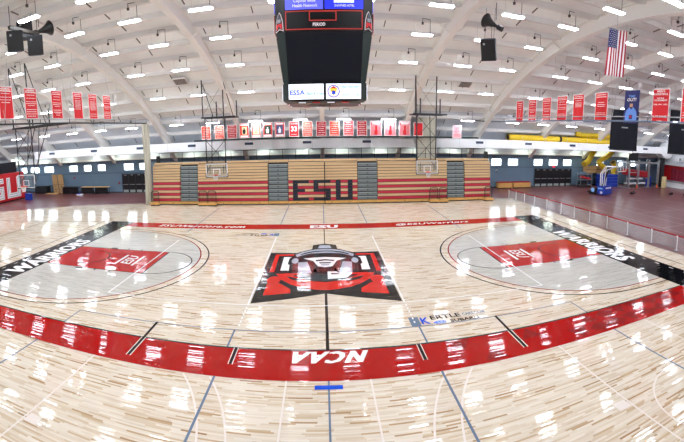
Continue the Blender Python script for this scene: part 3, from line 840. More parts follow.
# ------------------------------------------------------------------ banners
def cloth(w_, h, m, border=.06, mborder='bar_white', amp=.02, seed=0):
    """hanging cloth with border, front -Y and back +Y, origin at bottom centre"""
    mb = MB(); nx, nz = 10, 8; ph = seed * 1.7
    f = lambda x, z: amp * math.sin(x * 5.5 + ph) * (1 - .5 * z / h)
    xs = [-w_ / 2, -w_ / 2 + border] + [-w_ / 2 + border + (w_ - 2 * border) * i / nx for i in range(1, nx)] + [w_ / 2 - border, w_ / 2]
    zs = [0, border] + [border + (h - 2 * border) * i / nz for i in range(1, nz)] + [h - border, h]
    for side, off in ((-1, -.006), (1, .006)):
        A = []; Bf = []; vs = [(x, off + f(x, z), z) for z in zs for x in xs]; N_ = len(xs)
        for j in range(len(zs) - 1):
            for i in range(N_ - 1):
                q = (j * N_ + i, j * N_ + i + 1, (j + 1) * N_ + i + 1, (j + 1) * N_ + i)
                if side > 0: q = q[::-1]
                (A if i in (0, N_ - 2) or j in (0, len(zs) - 2) else Bf).append(q)
        mb.add(vs, A, mborder, True); mb.add(vs, Bf, m, True)
    return mb, f
def lines(mb, f, w_, zs, m, rnd, both_sides=True, thin=.62):
    """rows of small unreadable print, following the cloth"""
    for z, h, wd in zs:
        h *= thin
        x = -w_ * wd / 2
        while x < w_ * wd / 2 - .03:
            L_ = rnd.uniform(.05, .16); e = min(x + L_, w_ * wd / 2)
            for s2 in ((-1, 1) if both_sides else (-1,)):
                p = [(x, s2 * .012 + f(x, z), z), (e, s2 * .012 + f(e, z), z), (e, s2 * .012 + f(e, z), z + h), (x, s2 * .012 + f(x, z), z + h)]
                mb.quad(*(p if s2 < 0 else p[::-1]), m)
            x = e + .025
def rod(w_, h, r):
    mb = MB(); mb.tube((-w_ / 2 - .03, 0, h), (w_ / 2 + .03, 0, h), .018, 'cable', 6); mb.build('top_rod', r)
def side_banner(x, y, z, w_, h, rz, label, seed, rows, title=None, m='bar_red'):
    r = thing('hanging_banner', label, 'banner', (x, y, z), rz, 'red banners hung along the curtain tracks')
    mb, f = cloth(w_, h, m, seed=seed); mb.build('cloth', r); rod(w_, h, r)
    rn = random.Random(seed); t = MB()
    lines(t, f, w_, [(h * a, b, c) for a, b, c in rows], 'bar_white', rn)
    if title:
        for s, zz, tw, th_ in title:
            for s2 in (-1, 1): text(t, s, (0, s2 * .035, h * zz), w_ * tw, th_, (-s2, 0, 0), (0, 0, 1), 'bar_white')
    t.build('lettering', r)
    return r
R1 = [(.9, .07, .7), (.84, .08, .8), (.77, .06, .6), (.66, .06, .75), (.58, .06, .75), (.5, .06, .6)]
R2 = [(.9, .07, .7), (.84, .08, .8), (.76, .05, .6), (.66, .05, .7), (.55, .05, .78), (.49, .05, .78), (.43, .05, .5), (.3, .06, .75), (.23, .06, .75), (.16, .06, .75), (.09, .06, .6)]
R3 = [(.9, .07, .7), (.84, .08, .8), (.76, .05, .6)] + [(.68 - k * .045, .05, .62) for k in range(8)]
R4 = [(.9, .07, .7), (.83, .08, .8), (.3, .05, .7), (.24, .05, .8), (.18, .04, .6)]
# facing the camera side: left row turned to face +X (rz such that -Y face looks to +X)
LB = [(-4.4, R2), (-1.62, R1), (.65, R2), (3.35, R2[:9] + [(.2, .05, .5), (.13, .05, .35)]), (5.85, R3), (7.9, R3 + [(.2, .05, .7), (.12, .05, .7)]), (10.1, R2)]
LL = ['red banner with white print, partly cut by the left edge of photo', 'large red banner with four blocks of print, nearest the left edge', 'red banner second from the left edge, print to its foot', 'red banner in front of the small black ceiling frame post', 'red banner right of middle in the left row, plain red foot', 'red banner with dense print, second from the right of left row', 'smallest red banner at right end of the left row']
for i, ((y, rows), lab) in enumerate(zip(LB, LL)):
    if i == 0: continue
    tt = {1: [('WOMEN\'S', .93, .55, .09), ('BASKETBALL', .86, .8, .11)], 2: [("WOMEN'S", .93, .55, .09), ('SOFTBALL', .86, .8, .11)]}.get(i)
    side_banner(-16.5, y, 8.14, 1.22, 1.92, PI / 2, lab, i, rows, tt)
RB = [(13.95, [(.86, .08, .6), (.78, .06, .5), (.7, .05, .5), (.6, .05, .4)], 'small red banner with print only at top, left end of right row'), (11.7, R2, 'red banner second from left in the right row'), (9.35, R2, 'red banner third from left in the right row, printed to its foot'), (7.1, R2[:6] + R4[2:], 'red banner fourth from left in the right row'), (5.0, R3[:7], 'red banner with plain lower half, fifth in the right row'), (2.42, R4 + [(.65, .06, .5), (.58, .06, .6), (.52, .06, .6)], 'red banner just left of the blue jersey banner'), (-2.95, [(.62, .05, .55), (.55, .05, .75)], 'large red banner just right of the blue jersey banner'), (-5.15, R2, 'red banner cut by the right edge of the photo')]
for i, (y, rows, lab) in enumerate(RB):
    tt = {6: [("MEN'S", .92, .45, .12), ('BASKETBALL', .84, .82, .12), ('NCAA', .72, .4, .09), ('TOURNAMENT', .66, .75, .1), ('1990 1991 1992', .54, .8, .08), ('ELITE EIGHT', .2, .8, .1), ('2009', .06, .3, .08)]}.get(i)
    side_banner(17.0, y, 7.45 + .012 * i, 1.34, 1.95, -PI / 2, lab, 20 + i, rows if i != 6 else [], tt)
# blue jersey banner
r = thing('jersey_banner', 'navy banner with a light blue jersey print among the red ones', 'banner', (17.0, -.55, 7.47), -PI / 2)
mb, f = cloth(1.3, 1.98, 'bar_blue', .03, 'bar_blue', seed=5); mb.build('cloth', r); rod(1.3, 1.98, r)
t = MB()
for s2 in (-1, 1):
    y = s2 * .035
    jersey = [(-.5, .08), (.5, .08), (.52, .5), (.44, .75), (.16, .98), (0, .82), (-.16, .98), (-.44, .75), (-.52, .5)]
    t.prism(jersey, 0, .004, 'bar_sky', lambda v: Vector((v.x, y - s2 * v.z, v.y)))
    t.box((0, y + s2 * .008, .38), (.3, .004, .26), 'flag_blue'); t.box((0, y + s2 * .012, .4), (.18, .004, .14), 'flag_red')
    t.box((0, y + s2 * .004, 1.08), (.26, .004, .2), 'skin')
    text(t, 'TIME', (0, y, 1.62), .6, .15, (-s2, 0, 0), (0, 0, 1), 'bar_sky'); text(t, 'OUT!', (0, y, 1.42), .8, .2, (-s2, 0, 0), (0, 0, 1), 'bar_white', skew=.2)
t.build('jersey_print', r)

# far row of small banners
FX = [-11.2, -9.85, -8.6, -7.4, -6.25, -5.15, -4.0, -2.65, -1.38, -.08, 1.15, 2.48, 3.75, 5.08, 6.45, 7.85, 9.2, 13.15]
FT = ['o', 'o', 'd', 'p1', 'p2', 'p3', 'p4', '33', 'o', 'd', 'o', 'r', 'dr', 's', 's', 's', 'r0', 's2']
FL = ['orange red banner with white print, far left of the far row', 'orange red banner crossed by the left backboard frame braces', 'dark red banner right of the left backboard frame mast', 'red banner with dark figure photo on orange ground', 'red banner with cream photo and small dark figure', 'red banner with player photo on green', 'red banner with a slate blue figure photo', 'bright red banner with the white number 33', 'orange red banner directly right of the number 33 banner', 'dark red banner with dense print, directly below the scoreboard', 'orange red banner second right of the one below scoreboard centre', 'red banner with white print blocks under the scoreboard\'s right edge', 'deep red banner left of the three pale striped banners', 'pale striped banner with red centre, left of its three', 'pale striped banner with red bell shape, middle of three', 'pale striped banner with red centre, right of its three', 'solid red banner behind the right backboard frame', 'lone pink and red banner right of the wide curtain']
for i, (x, ty, lab) in enumerate(zip(FX, FT, FL)):
    z0 = 5.98 if ty != 's2' else 5.8; h = 1.42 if i > 2 and i < 16 else 1.3; w_ = .94 if ty not in ('s',) else 1.12
    r = thing('wall_banner', lab, 'banner', (x, 19.85, z0), 0, 'small banners on the far cable rail')
    m = {'o': 'bar_orange', 'd': 'bar_dark', 'dr': 'bar_dark', 's': 'bar_pink', 's2': 'bar_pink', 'r0': 'bar_red'}.get(ty, 'bar_red')
    mb, f = cloth(w_, h, m, .045, seed=40 + i, amp=.01); mb.build('cloth', r); rod(w_, h, r)
    t = MB(); rn = random.Random(60 + i); ftx = lambda x, z: 0.0
    def P(x0, x1, z0_, z1_, m_, d=.03): t.box(((x0 + x1) / 2, -d, (z0_ + z1_) / 2), (x1 - x0, .004, z1_ - z0_), m_)
    if ty in ('o', 'd', 'r', 'dr'):
        lines(t, f, w_, [(h * .86, .08, .5), (h * .74, .07, .75)] + [(h * (.62 - .13 * k), .08, rn.uniform(.5, .8)) for k in range(5)], 'bar_white', rn, False, .42)
    elif ty[0] == 'p':
        P(-.36, .36, h - .24, h - .1, 'bar_white'); P(-.36, .36, .08, .26, 'bar_white')
        P(-.3, .3, .32, h - .3, {'p1': 'bar_orange', 'p2': 'photo_cream', 'p3': 'photo_dark', 'p4': 'photo_blue'}[ty])
        P(-.22, .26, .34, h - .34, {'p1': 'photo_cream', 'p2': 'photo_cream', 'p3': 'photo_dark', 'p4': 'photo_blue'}[ty], .034)
        fig = {'p1': 'ink_black', 'p2': 'skin', 'p3': 'bar_white', 'p4': 'bar_white'}[ty]
        t.prism([(-.12, .4), (.1, .4), (.14, .75), (.05, .82), (.06, .95), (-.06, .95), (-.05, .82), (-.16, .75)], 0, .004, fig, lambda v: Vector((v.x, -.04 - v.z, v.y)))
    elif ty == '33':
        text(t, '33', (0, -.03, h * .52), .56, .46, (1, 0, 0), (0, 0, 1), 'bar_white'); lines(t, f, w_, [(h * .84, .09, .7), (h * .14, .08, .6)], 'bar_white', rn, False, .42)
    elif ty == 's':
        P(-.46, .46, h - .3, h - .08, 'bar_white')
        for sx in (-1, 1): P(sx * .42 - .06, sx * .42 + .06, h - .36, h - .16, 'bar_red')
        P(-.09, .13, .1, h - .42, 'bar_red', .034); P(-.15, .16, .12, .55, 'bar_red', .036)
        for k in range(5):
            P(-.46 + k * .07, -.44 + k * .07, .08, h - .4, 'bar_red'); P(.2 + k * .06, .22 + k * .06, .08, h - .4, 'bar_red')
    elif ty == 's2':
        lines(t, f, w_, [(h * (.84 - .11 * k), .09, rn.uniform(.4, .8)) for k in range(7)], 'bar_red', rn, False)
    else:
        P(-.34, .34, h - .18, h - .12, 'bar_dark'); P(-.36, -.1, .1, .2, 'bar_dark')
    t.build('lettering', r)
r = thing('cable_rail', 'dark green horizontal pipe carrying the far row of banners', 'pipe', (0, 20.0, 5.9))
mb = MB(); mb.tube((-12.5, 0, 0), (15.5, 0, 0), .07, 'sb_green'); mb.build('pipe', r)
mb = MB()
for x in range(-12, 16, 4): mb.tube((x, 0, 0), (x, 0, 2.0), .015, 'cable', 4)
mb.build('hanger', r)

# ------------------------------------------------------------------ scoreboard
sb = thing('centre_scoreboard', 'large hanging scoreboard with dark screens and lit sponsor panels', 'scoreboard', (.08, 0, 7.55))
def octo(hw, c): return [(-hw + c, -hw), (hw - c, -hw), (hw, -hw + c), (hw, hw - c), (hw - c, hw), (-hw + c, hw), (-hw, hw - c), (-hw, -hw + c)]
def loft(rings, mats, cap=True):
    mb = MB()
    for (p0, z0, _), (p1, z1, mm) in zip(rings, rings[1:]):
        n = len(p0); vs = [(x, y, z0) for x, y in p0] + [(x, y, z1) for x, y in p1]
        for i in range(n):
            j = (i + 1) % n
            mb.add([vs[i], vs[j], vs[n + j], vs[n + i]], [(0, 1, 2, 3)], mm[i % 2])
    a = rings[0]; mb.add([(x, y, a[1]) for x, y in a[0]], [tuple(reversed(range(len(a[0]))))], a[2][0])
    a = rings[-1]; mb.add([(x, y, a[1]) for x, y in a[0]], [tuple(range(len(a[0])))], a[2][0])
    return mb
K = ('sb_black', 'sb_black'); G = ('sb_black', 'sb_green')
mb = loft([(octo(1.5, .42), .08, K), (octo(1.72, .34), .15, K), (octo(1.76, .22), .2, K), (octo(1.76, .22), .88, G)], None); mb.build('lower_ring', sb)
mb = loft([(octo(1.72, .22), .88, K), (octo(1.98, .4), 2.9, G)], None); mb.build('screen_body', sb)
mb = loft([(octo(2.0, .4), 2.9, K), (octo(2.0, .4), 3.72, K), (octo(2.0, .4), 5.2, K)], None); mb.build('upper_body', sb)
mb = MB()
for a in (0, PI / 2, PI, 1.5 * PI):
    Rz = Matrix.Rotation(a, 3, 'Z')
    # underside coloured marks
    for k in range(4): mb.box(Rz @ Vector((-.95 + k * .6, -1.6, .1)), (.3, .02, .05), 'ink_red' if k % 2 else 'sb_white', Rz @ Matrix.Rotation(-.9, 3, 'X'))
mb.build('underside_mark', sb)
faces = [(0, 'front'), (PI / 2, 'right'), (PI, 'back'), (1.5 * PI, 'left')]
for a, nm in faces:
    f_ = bpy.data.objects.new('display_face', None)
    F = Matrix.Rotation(a, 4, 'Z')
    def PB(name, x0, x1, z0, z1, y, m, th=.03, tilt=0):
        mb = MB(); mb.bx(x0, x1, y - th, y, z0, z1, m)
        mb.v = [tuple(F @ Vector(v)) for v in mb.v]; return mb.build(name, sb)
    def XF(mb): mb.v = [tuple(F @ Vector(v)) for v in mb.v]; return mb
    # main screen follows the body's tilt
    mb = MB()
    def on(x, z, d=.02): return (x, -(1.72 + (z - .88) / 2.02 * .26) - d, z)
    mb.quad(on(-1.46, .98), on(1.46, .98), on(1.52, 2.8), on(-1.52, 2.8), 'sb_screen'); XF(mb).build('led_screen', sb)
    # lower sponsor panels
    PB('sponsor_panel', -1.5, -.05, .22, .84, -1.76, 'sb_white'); PB('sponsor_panel', .05, 1.5, .22, .84, -1.76, 'sb_white')
    t = MB()
    text(t, 'ESSA', (-1.14, -1.80, .5), .62, .2, (1, 0, 0), (0, 0, 1), 'ink_blue'); text(t, 'Bank & Trust', (-.4, -1.80, .45), .66, .13, (1, 0, 0), (0, 0, 1), 'ink_sky')
    t.path([(-.82 + .1 * math.cos(q), -1.80,   .55 + .1 * math.sin(q)) for q in [i * PI / 6 for i in range(12)]], .008, 'ink_sky', 4, True)
    cxx, cz = .36, .53
    def dsc(rx, rz_, yy, m): t.add([(cxx + rx * math.cos(i * PI / 12), yy, cz + rz_ * math.sin(i * PI / 12)) for i in range(24)], [tuple(range(24))], m)
    dsc(.26, .26, -1.80, 'ink_violet'); dsc(.21, .21, -1.803, 'sb_white')
    t.add([(cxx - .17, -1.806, cz + .1), (cxx, -1.806, cz - .2), (cxx + .17, -1.806, cz + .1), (cxx, -1.806, cz + .18)], [(0, 1, 2, 3)], 'ink_yellow')
    t.add([(cxx - .15, -1.809, cz + .12), (cxx + .15, -1.809, cz + .12), (cxx, -1.809, cz + .21)], [(0, 1, 2)], 'ink_red')
    t.add([(cxx - .08, -1.809, cz - .12), (cxx + .08, -1.809, cz - .12), (cxx + .06, -1.809, cz + .02), (cxx - .06, -1.809, cz + .02)], [(0, 1, 2, 3)], 'ink_blue')
    text(t, 'FREE DELIVERY', (1.06, -1.80, .7), .76, .11, (1, 0, 0), (0, 0, 1), 'ink_sky'); text(t, 'TO YOU', (1.06, -1.80, .54), .38, .1, (1, 0, 0), (0, 0, 1), 'ink_violet'); text(t, '570-421-CTRE', (1.06, -1.80, .38), .76, .1, (1, 0, 0), (0, 0, 1), 'ink_sky')
    XF(t).build('panel_lettering', sb)
    # score panel with red outlines
    PB('score_panel', -1.55, 1.55, 2.95, 3.68, -2.0, 'sb_black')
    o = MB()
    def rect(x0, x1, z0, z1, y=-2.05, w_=.035):
        for q in ((x0, x1, z0, z0 + w_), (x0, x1, z1 - w_, z1), (x0, x0 + w_, z0, z1), (x1 - w_, x1, z0, z1)): o.bx(q[0], q[1], y, y + .02, q[2], q[3], 'sb_red')
    rect(-1.55, 1.55, 2.95, 3.68); rect(-.6, .5, 3.28, 3.66); XF(o).build('score_outline', sb)
    t = MB(); text(t, 'PERIOD', (-.2, -2.055, 3.14), .5, .13, (1, 0, 0), (0, 0, 1), 'ink_white'); XF(t).build('score_lettering', sb)
    PB('sign_panel', -1.55, -.03, 3.74, 4.9, -2.0, 'sb_violet'); PB('sign_panel', .03, 1.58, 3.74, 4.9, -2.0, 'sb_blue')
    t = MB(); text(t, 'Capital Blue', (-.78, -2.04, 4.05), .9, .15, (1, 0, 0), (0, 0, 1), 'ink_white'); text(t, 'Health Network', (-.75, -2.04, 3.88), 1.0, .12, (1, 0, 0), (0, 0, 1), 'ink_white')
    t.bx(.4, 1.2, -2.05, -2.035, 3.97, 4.6, 'sb_white'); text(t, 'SHAWNEE', (.8, -2.06, 4.15), .6, .2, (1, 0, 0), (0, 0, 1), 'ink_blue'); text(t, 'SHAWNEE HOTEL', (.82, -2.04, 3.86), .8, .09, (1, 0, 0), (0, 0, 1), 'ink_white')
    XF(t).build('sign_lettering', sb)
    bpy.data.objects.remove(f_)
for k in range(4):      # corner emblems
    a = PI / 4 + k * PI / 2; F = Matrix.Rotation(a, 4, 'Z')
    d = (2.0 * 2 - .4) / math.sqrt(2) + .01
    mb = MB()
    def pz_(pts, off, m): mb.prism(pts, 0, .01, m, lambda v: F @ Vector((v.x, -d - off - v.z, v.y)))
    E_ = lambda P: [(x, 2.93 + (z - 3.35) * .63) for x, z in P]
    pz_(E_([(-.25, 3.35), (0, 3.5), (.25, 3.35), (.21, 4.0), (.11, 4.4), (0, 4.6), (-.11, 4.4), (-.21, 4.0)]), 0, 'bar_white')
    pz_(E_([(-.21, 3.42), (0, 3.56), (.21, 3.42), (.17, 3.98), (.08, 4.38), (0, 4.52), (-.08, 4.38), (-.17, 3.98)]), .012, 'ink_black')
    pz_(E_([(-.17, 3.5), (-.06, 3.6), (.06, 3.6), (.17, 3.5), (.17, 3.86), (-.17, 3.86)]), .024, 'ink_red')
    pz_(E_([(-.1, 3.92), (.1, 3.92), (.1, 4.15), (-.1, 4.15)]), .024, 'f_grey'); pz_(E_([(-.05, 4.2), (.05, 4.2), (0, 4.48)]), .024, 'f_slate'); pz_(E_([(-.06, 3.55), (.06, 3.55), (.03, 3.7), (-.03, 3.7)]), .036, 'ink_black')
    mb.build('corner_emblem', sb)
mb = MB()
for sx in (-1, 1):
    for sy in (-1, 1): mb.tube((sx * .9, sy * .9, 5.2), (sx * .9, sy * .9, 6.3), .03, 'steel', 6)
mb.tube((0, 0, .08), (0, 0, .05), .3, 'sb_black', 12)
mb.build('hoist_cable', sb)

# ------------------------------------------------------------------ ceiling-hung practice baskets
def hung_basket(label, tw=2.9, top=11.0):
    r = thing('hanging_basket', label, 'basketball hoop', (0, 0, 0), 0, 'ceiling hung cross court baskets')
    # origin: floor point below the board face, board faces -Y
    g = MB(); g.bx(-.91, .91, -.01, .01, 2.9, 3.97, 'glass'); bb = g.build('backboard', r)
    f = MB()
    for q in ((-.93, .93, 3.94, 3.99), (-.93, .93, 2.88, 2.94), (-.93, -.88, 2.88, 3.99), (.88, .93, 2.88, 3.99)): f.bx(q[0], q[1], -.03, .03, q[2], q[3], 'white')
    for q in ((-.31, .31, 3.5, 3.55), (-.31, .31, 3.05, 3.1), (-.31, -.26, 3.05, 3.55), (.26, .31, 3.05, 3.55)): f.bx(q[0], q[1], -.025, -.015, q[2], q[3], 'white')
    f.build('backboard_frame', bb)
    p = MB(); p.bx(-.97, .97, -.05, .05, 2.82, 2.9, 'steel'); p.bx(-.98, -.93, -.05, .05, 2.85, 3.2, 'steel'); p.bx(.93, .98, -.05, .05, 2.85, 3.2, 'steel'); p.build('edge_padding', bb)
    m = MB(); m.path([(.23 * math.cos(i * PI / 8), -.4 + .23 * math.sin(i * PI / 8), 3.05) for i in range(16)], .02, 'rimred', 6, True); m.bx(-.12, .12, -.18, -.03, 2.98, 3.08, 'rimred'); rim = m.build('rim', r)
    m = MB()
    for i in range(12):
        a = i * PI / 6
        for s2 in (-1, 1): m.tube((.23 * math.cos(a), -.4 + .23 * math.sin(a), 3.04), (.12 * math.cos(a + s2 * .5), -.4 + .12 * math.sin(a + s2 * .5), 2.62), .009, 'net', 4)
    m.path([(.16 * math.cos(i * PI / 6), -.4 + .16 * math.sin(i * PI / 6), 2.8) for i in range(12)], .008, 'net', 4, True)
    m.build('net', rim)
    # mast
    m = MB()
    for x in (-.9, .78):
        m.tube((x, .25, 3.2), (x, .25, 7.85), .045, 'steel', 6); m.tube((x * .72, 1.0, 4.0), (x * .72, 1.6, 7.85), .035, 'steel', 6); m.tube((x * .72, 1.0, 4.0), (x, .25, 3.3), .035, 'steel', 6)
    for z0, z1 in ((4.1, 5.95), (5.95, 7.8)):
        m.tube((-.9, .25, z0), (.78, .25, z1), .022, 'steel', 5); m.tube((-.9, .25, z1), (.78, .25, z0), .022, 'steel', 5)
    for z in (3.6, 4.1, 5.95): m.tube((-.9, .25, z), (.78, .25, z), .03, 'steel', 6)
    m.tube((-.9, .25, 3.6), (-.6, .03, 3.6), .03, 'steel'); m.tube((.78, .25, 3.6), (.6, .03, 3.6), .03, 'steel'); m.tube((-.6, .03, 3.1), (-.6, .06, 3.8), .03, 'steel', 5); m.tube((.6, .03, 3.1), (.6, .06, 3.8), .03, 'steel', 5)
    m.build('mast', r)
    m = MB(); x0, x1 = -1.2, tw - 1.2
    for y in (.2, 1.8): m.tube((x0, y, 7.88), (x1, y, 7.88), .07, 'steel', 6)
    for x in (x0, -.4, .5, x1): m.tube((x, .2, 7.88), (x, 1.8, 7.88), .05, 'steel', 6)
    m.build('platform', r)
    m = MB()
    for x in (-1.05, .75):
        m.tube((x, .2, 7.88), (x, .2, top), .055, 'steel', 6); m.tube((x, .2, top), (x + .5, 1.8, 7.9), .035, 'steel', 6)
        m.tube((x + .8, 1.8, 7.9), (x + .8, 1.8, 9.3), .06, 'steel', 6)
    m.tube((-1.05, .2, 8.1), (.75, .2, 10.6), .012, 'wire', 4); m.tube((-1.05, .2, 10.6), (.75, .2, 8.1), .012, 'wire', 4)
    m.build('ceiling_post', r)
    return r
HB = hung_basket('hanging glass backboard in front of the bleachers, left of the scoreboard')
HB.location = (-8.9, 14.5, 0)
o = dup(HB, (8.75, 14.5, 0), None, 'hanging glass backboard in front of the bleachers, right of the scoreboard')
o2 = hung_basket('hanging backboard at far left in front of red padded wall', 4.6, 13.0); o2.location = (-22.6, 6.5, .2)
mb = MB()
for x0 in (1.3, 2.6): mb.tube((x0, .2, 7.88), (.6, .2, 3.6) if x0 > 2 else (.2, .2, 5.2), .035, 'steel', 6)
mb.build('slanted_brace', o2)

# ------------------------------------------------------------------ red ESU padded wall, far left
r = thing('padded_wall', 'red padded barrier with big white outlined ESU letters, far left', 'padded wall', (-35.0, 0, 0))
mb = MB(); mb.bx(-1.0, 0, 8.5, 20.3, .12, 3.45, 'padred'); mb.bx(-.95, -.03, 8.6, 20.2, 0, .12, 'black'); mb.build('padding', r, bevel=.05)
mb = MB()
for y in (10.4, 12.4, 14.4, 16.4, 18.4): mb.bx(0, .01, y, y + .025, .12, 3.45, 'bar_dark')
mb.build('seam', r)
for ch, (a, c) in {'E': (10.3, 12.8), 'S': (13.4, 16.4), 'U': (16.95, 19.4)}.items():
    mb = MB()
    z0, z1, sw = .4, 2.95, .62
    def shape(d, x0, x1, m):
        A, C, P, Q, w_ = a + d, c - d, z0 + d, z1 - d, sw - 2 * d; zm = (z0 + z1) / 2; hw = w_ / 2
        if ch == 'U': pts = [(A, P), (C, P), (C, Q), (C - w_, Q), (C - w_, P + w_), (A + w_, P + w_), (A + w_, Q), (A, Q)]
        elif ch == 'E': pts = [(A, P), (C, P), (C, P + w_), (A + w_, P + w_), (A + w_, zm - hw), (C, zm - hw), (C, zm + hw), (A + w_, zm + hw), (A + w_, Q - w_), (C, Q - w_), (C, Q), (A, Q)]
        else: pts = [(A, P), (C, P), (C, zm + hw), (A + w_, zm + hw), (A + w_, Q - w_), (C, Q - w_), (C, Q), (A, Q), (A, zm - hw), (C - w_, zm - hw), (C - w_, P + w_), (A, P + w_)]
        mb.prism(pts, x0, x1, m, lambda v: Vector((v.z, v.x, v.y)))
    shape(0, .001, .03, 'bar_white'); shape(.14, .03, .04, 'teal'); shape(.2, .04, .05, 'bar_white')
    mb.build('letter', r)
mb = MB(); mb.bx(-36.6, -36.05, 8.5, 20.1, 0, 4.75, 'navyblack')
tag(mb.build('black_backdrop'), 'tall black screen standing behind the red padded barrier', 'screen')
mb = MB(); mb.bx(-.35, .35, -.3, .3, .0, .75, 'blue'); mb.bx(-.38, .38, -.33, .33, .72, .8, 'blue')
o = mb.build('blue_bin', None, (-33.3, 18.9, 0), bevel=.03); tag(o, 'small blue bin beside the right end of the red padded barrier', 'bin')
# things along the back wall, left
for i, (x, lab) in enumerate(((-33.45, 'left one of two tall plywood panels leaning on the blue wall'), (-32.5, 'right one of two tall plywood panels leaning on the blue wall'))):
    mb = MB(); rot = Matrix.Rotation(.1, 3, 'X')
    mb.box((0, 0, 1.25), (.82, .08, 2.5), 'cardboard', rot)
    for z in (.55, 1.15, 1.75): mb.box((0, -.05, z), (.8, .02, .03), 'wood_dark', rot)
    for z in (.3, .9, 1.5, 2.1): mb.box((.05, -.05, z), (.12, .02, .12), 'wood_dark', rot)
    tag(mb.build('plywood_panel', None, (x, 24.75, 0)), lab, 'panel', 'leaning plywood panels')
mb = MB(); mb.bx(-36.5, -34.4, 24.0, 24.8, 0, 1.0, 'black'); mb.bx(-36.4, -34.5, 23.97, 24, .2, .9, 'steel')
tag(mb.build('equipment_case'), 'low black equipment case on the floor left of the plywood panels', 'case')
mb = MB(); mb.path([(-34.1, 24.3, .05), (-34.1, 24.3, 1.1), (-33.7, 24.3, 1.1), (-33.7, 24.3, .05)], .04, 'steel', 6); mb.bx(-34.5, -32.6, 23.7, 24.2, 0.0, .1, 'cardboard')
tag(mb.build('hand_truck'), 'black hand truck frame with flat board at foot of plywood panels', 'hand truck')
def folding_table(x, w_, lab, top='wood_dark', black=False):
    r = thing('covered_table', lab, 'table', (x, 24.2, 0), 0, 'tables parked along the blue wall')
    mb = MB(); mb.bx(-w_ / 2, w_ / 2, -.38, .38, .84, .9, top); mb.build('tabletop', r)
    for sx in (-1, 1):
        mb = MB(); mb.path([(sx * (w_ / 2 - .15), -.3, .84), (sx * (w_ / 2 - .15), -.3, .02), (sx * (w_ / 2 - .15), .3, .02), (sx * (w_ / 2 - .15), .3, .84)], .03, 'steel', 6); mb.build('leg', r)
    mb = MB(); n = 16
    for i in range(n):
        x0 = -w_ / 2 + .05 + i * (w_ - .1) / n; mb.bx(x0, x0 + (w_ - .1) / n, -.3 + .03 * (i % 2), -.26 + .03 * (i % 2), .1 if not black else .02, .84, 'black')
    mb.build('table_skirt', r)
    return r
folding_table(-27.9, 1.9, 'dark skirted table against blue wall, middle of the parked tables', 'cardboard')
folding_table(-25.9, 1.9, 'skirted table against blue wall nearest the black doors', 'cardboard')
r = folding_table(-30.95, 1.7, 'taller black covered table just right of the plywood panels', 'black', True)
r = folding_table(-29.7, .9, 'narrow black covered table squeezed beside the taller black one', 'black', True)
mb = MB(); mb.bx(-.45, .45, -.2, .2, 0.0, .12, 'white'); mb.bx(-.3, .1, -.15, .15, .12, .25, 'blue'); mb.bx(.15, .4, -.15, .15, .12, .2, 'white')
tag(mb.build('floor_bag', None, (-28.4, 22.9, 0), bevel=.03), 'small white and blue bag on maroon floor before the tables', 'bag')
for x, lab in ((-30.6, 'tiny dark red alarm box on blue wall above the tables'), (-24.0, 'tiny dark red alarm box on blue wall beside the left black doors')):
    mb = MB(); mb.bx(x - .1, x + .1, YB - .08, YB, 1.85 if x < -28 else 1.1, 2.05 if x < -28 else 1.3, 'bar_dark'); tag(mb.build('alarm_box'), lab, 'alarm box')
# right wooden benches / boxes
for i, (x0, x1, lab) in enumerate(((19.9, 21.7, 'left one of two honey wood boxes with red tops against wall'), (21.9, 24.2, 'right one of two honey wood boxes with red tops against wall'))):
    r = thing('wooden_box_seat', lab, 'box seat', ((x0 + x1) / 2, 24.6, 0), 0, 'wooden box seats on the right'); w_ = (x1 - x0) / 2
    mb = MB(); mb.bx(-w_, w_, -.35, .35, .1, .68, 'honey'); mb.bx(-w_ + .03, w_ - .03, -.3, .3, 0, .1, 'black'); mb.build('body', r)
    mb = MB(); mb.bx(-w_, w_, -.38, .38, .68, .76, 'bar_dark'); mb.build('cushion', r)
mb = MB(); mb.bx(-.12, .12, -.1, .0, -.1, .1, 'chrome'); mb.tube((0, -.05, -.1), (0, -.12, -.25), .05, 'black')
tag(mb.build('wall_camera', None, (20.0, YB, 2.1)), 'small grey camera fixed on blue wall above the wooden boxes', 'camera')

# ------------------------------------------------------------------ yellow hoses
def smooth(pts, n):
    P = [Vector(p) for p in pts]; out = []
    P = [P[0]] + P + [P[-1]]
    for i in range(1, len(P) - 2):
        for k in range(n):
            t_ = k / n; a, b_, c, d = P[i - 1:i + 3]
            out.append(.5 * ((2 * b_) + (c - a) * t_ + (2 * a - 5 * b_ + 4 * c - d) * t_ ** 2 + (3 * b_ - a - 3 * c + d) * t_ ** 3))
    out.append(P[-2]); return out
def hose(pts, r_, lab, n=30, coupling=None):
    r = thing('yellow_hose', lab, 'ventilation hose', tuple(pts[0]), 0, 'yellow ventilation hoses')
    off = Vector(pts[0]); p = [q - off for q in smooth(pts, n)]
    mb = MB(); mb.hose(p, r_, 'yellow'); mb.build('hose_skin', r)
    mb = MB(); d = (p[1] - p[0]).normalized(); mb.tube(p[0] - d * .05, p[0] + d * .12, r_ * 1.12, 'yellowring', 14, cap=False); mb.tube(p[0] + d * .02, p[0] + d * .04, r_ * .95, 'black', 12)
    d = (p[-1] - p[-2]).normalized(); mb.tube(p[-1] - d * .1, p[-1] + d * .05, r_ * 1.1, 'yellowring', 14); mb.build('end_ring', r)
    if coupling is not None:
        mb = MB(); q = Vector(coupling) - off; mb.tube(q, q + Vector((.25, 0, 0)), r_ * 1.12, 'black', 14); mb.build('coupling', r)
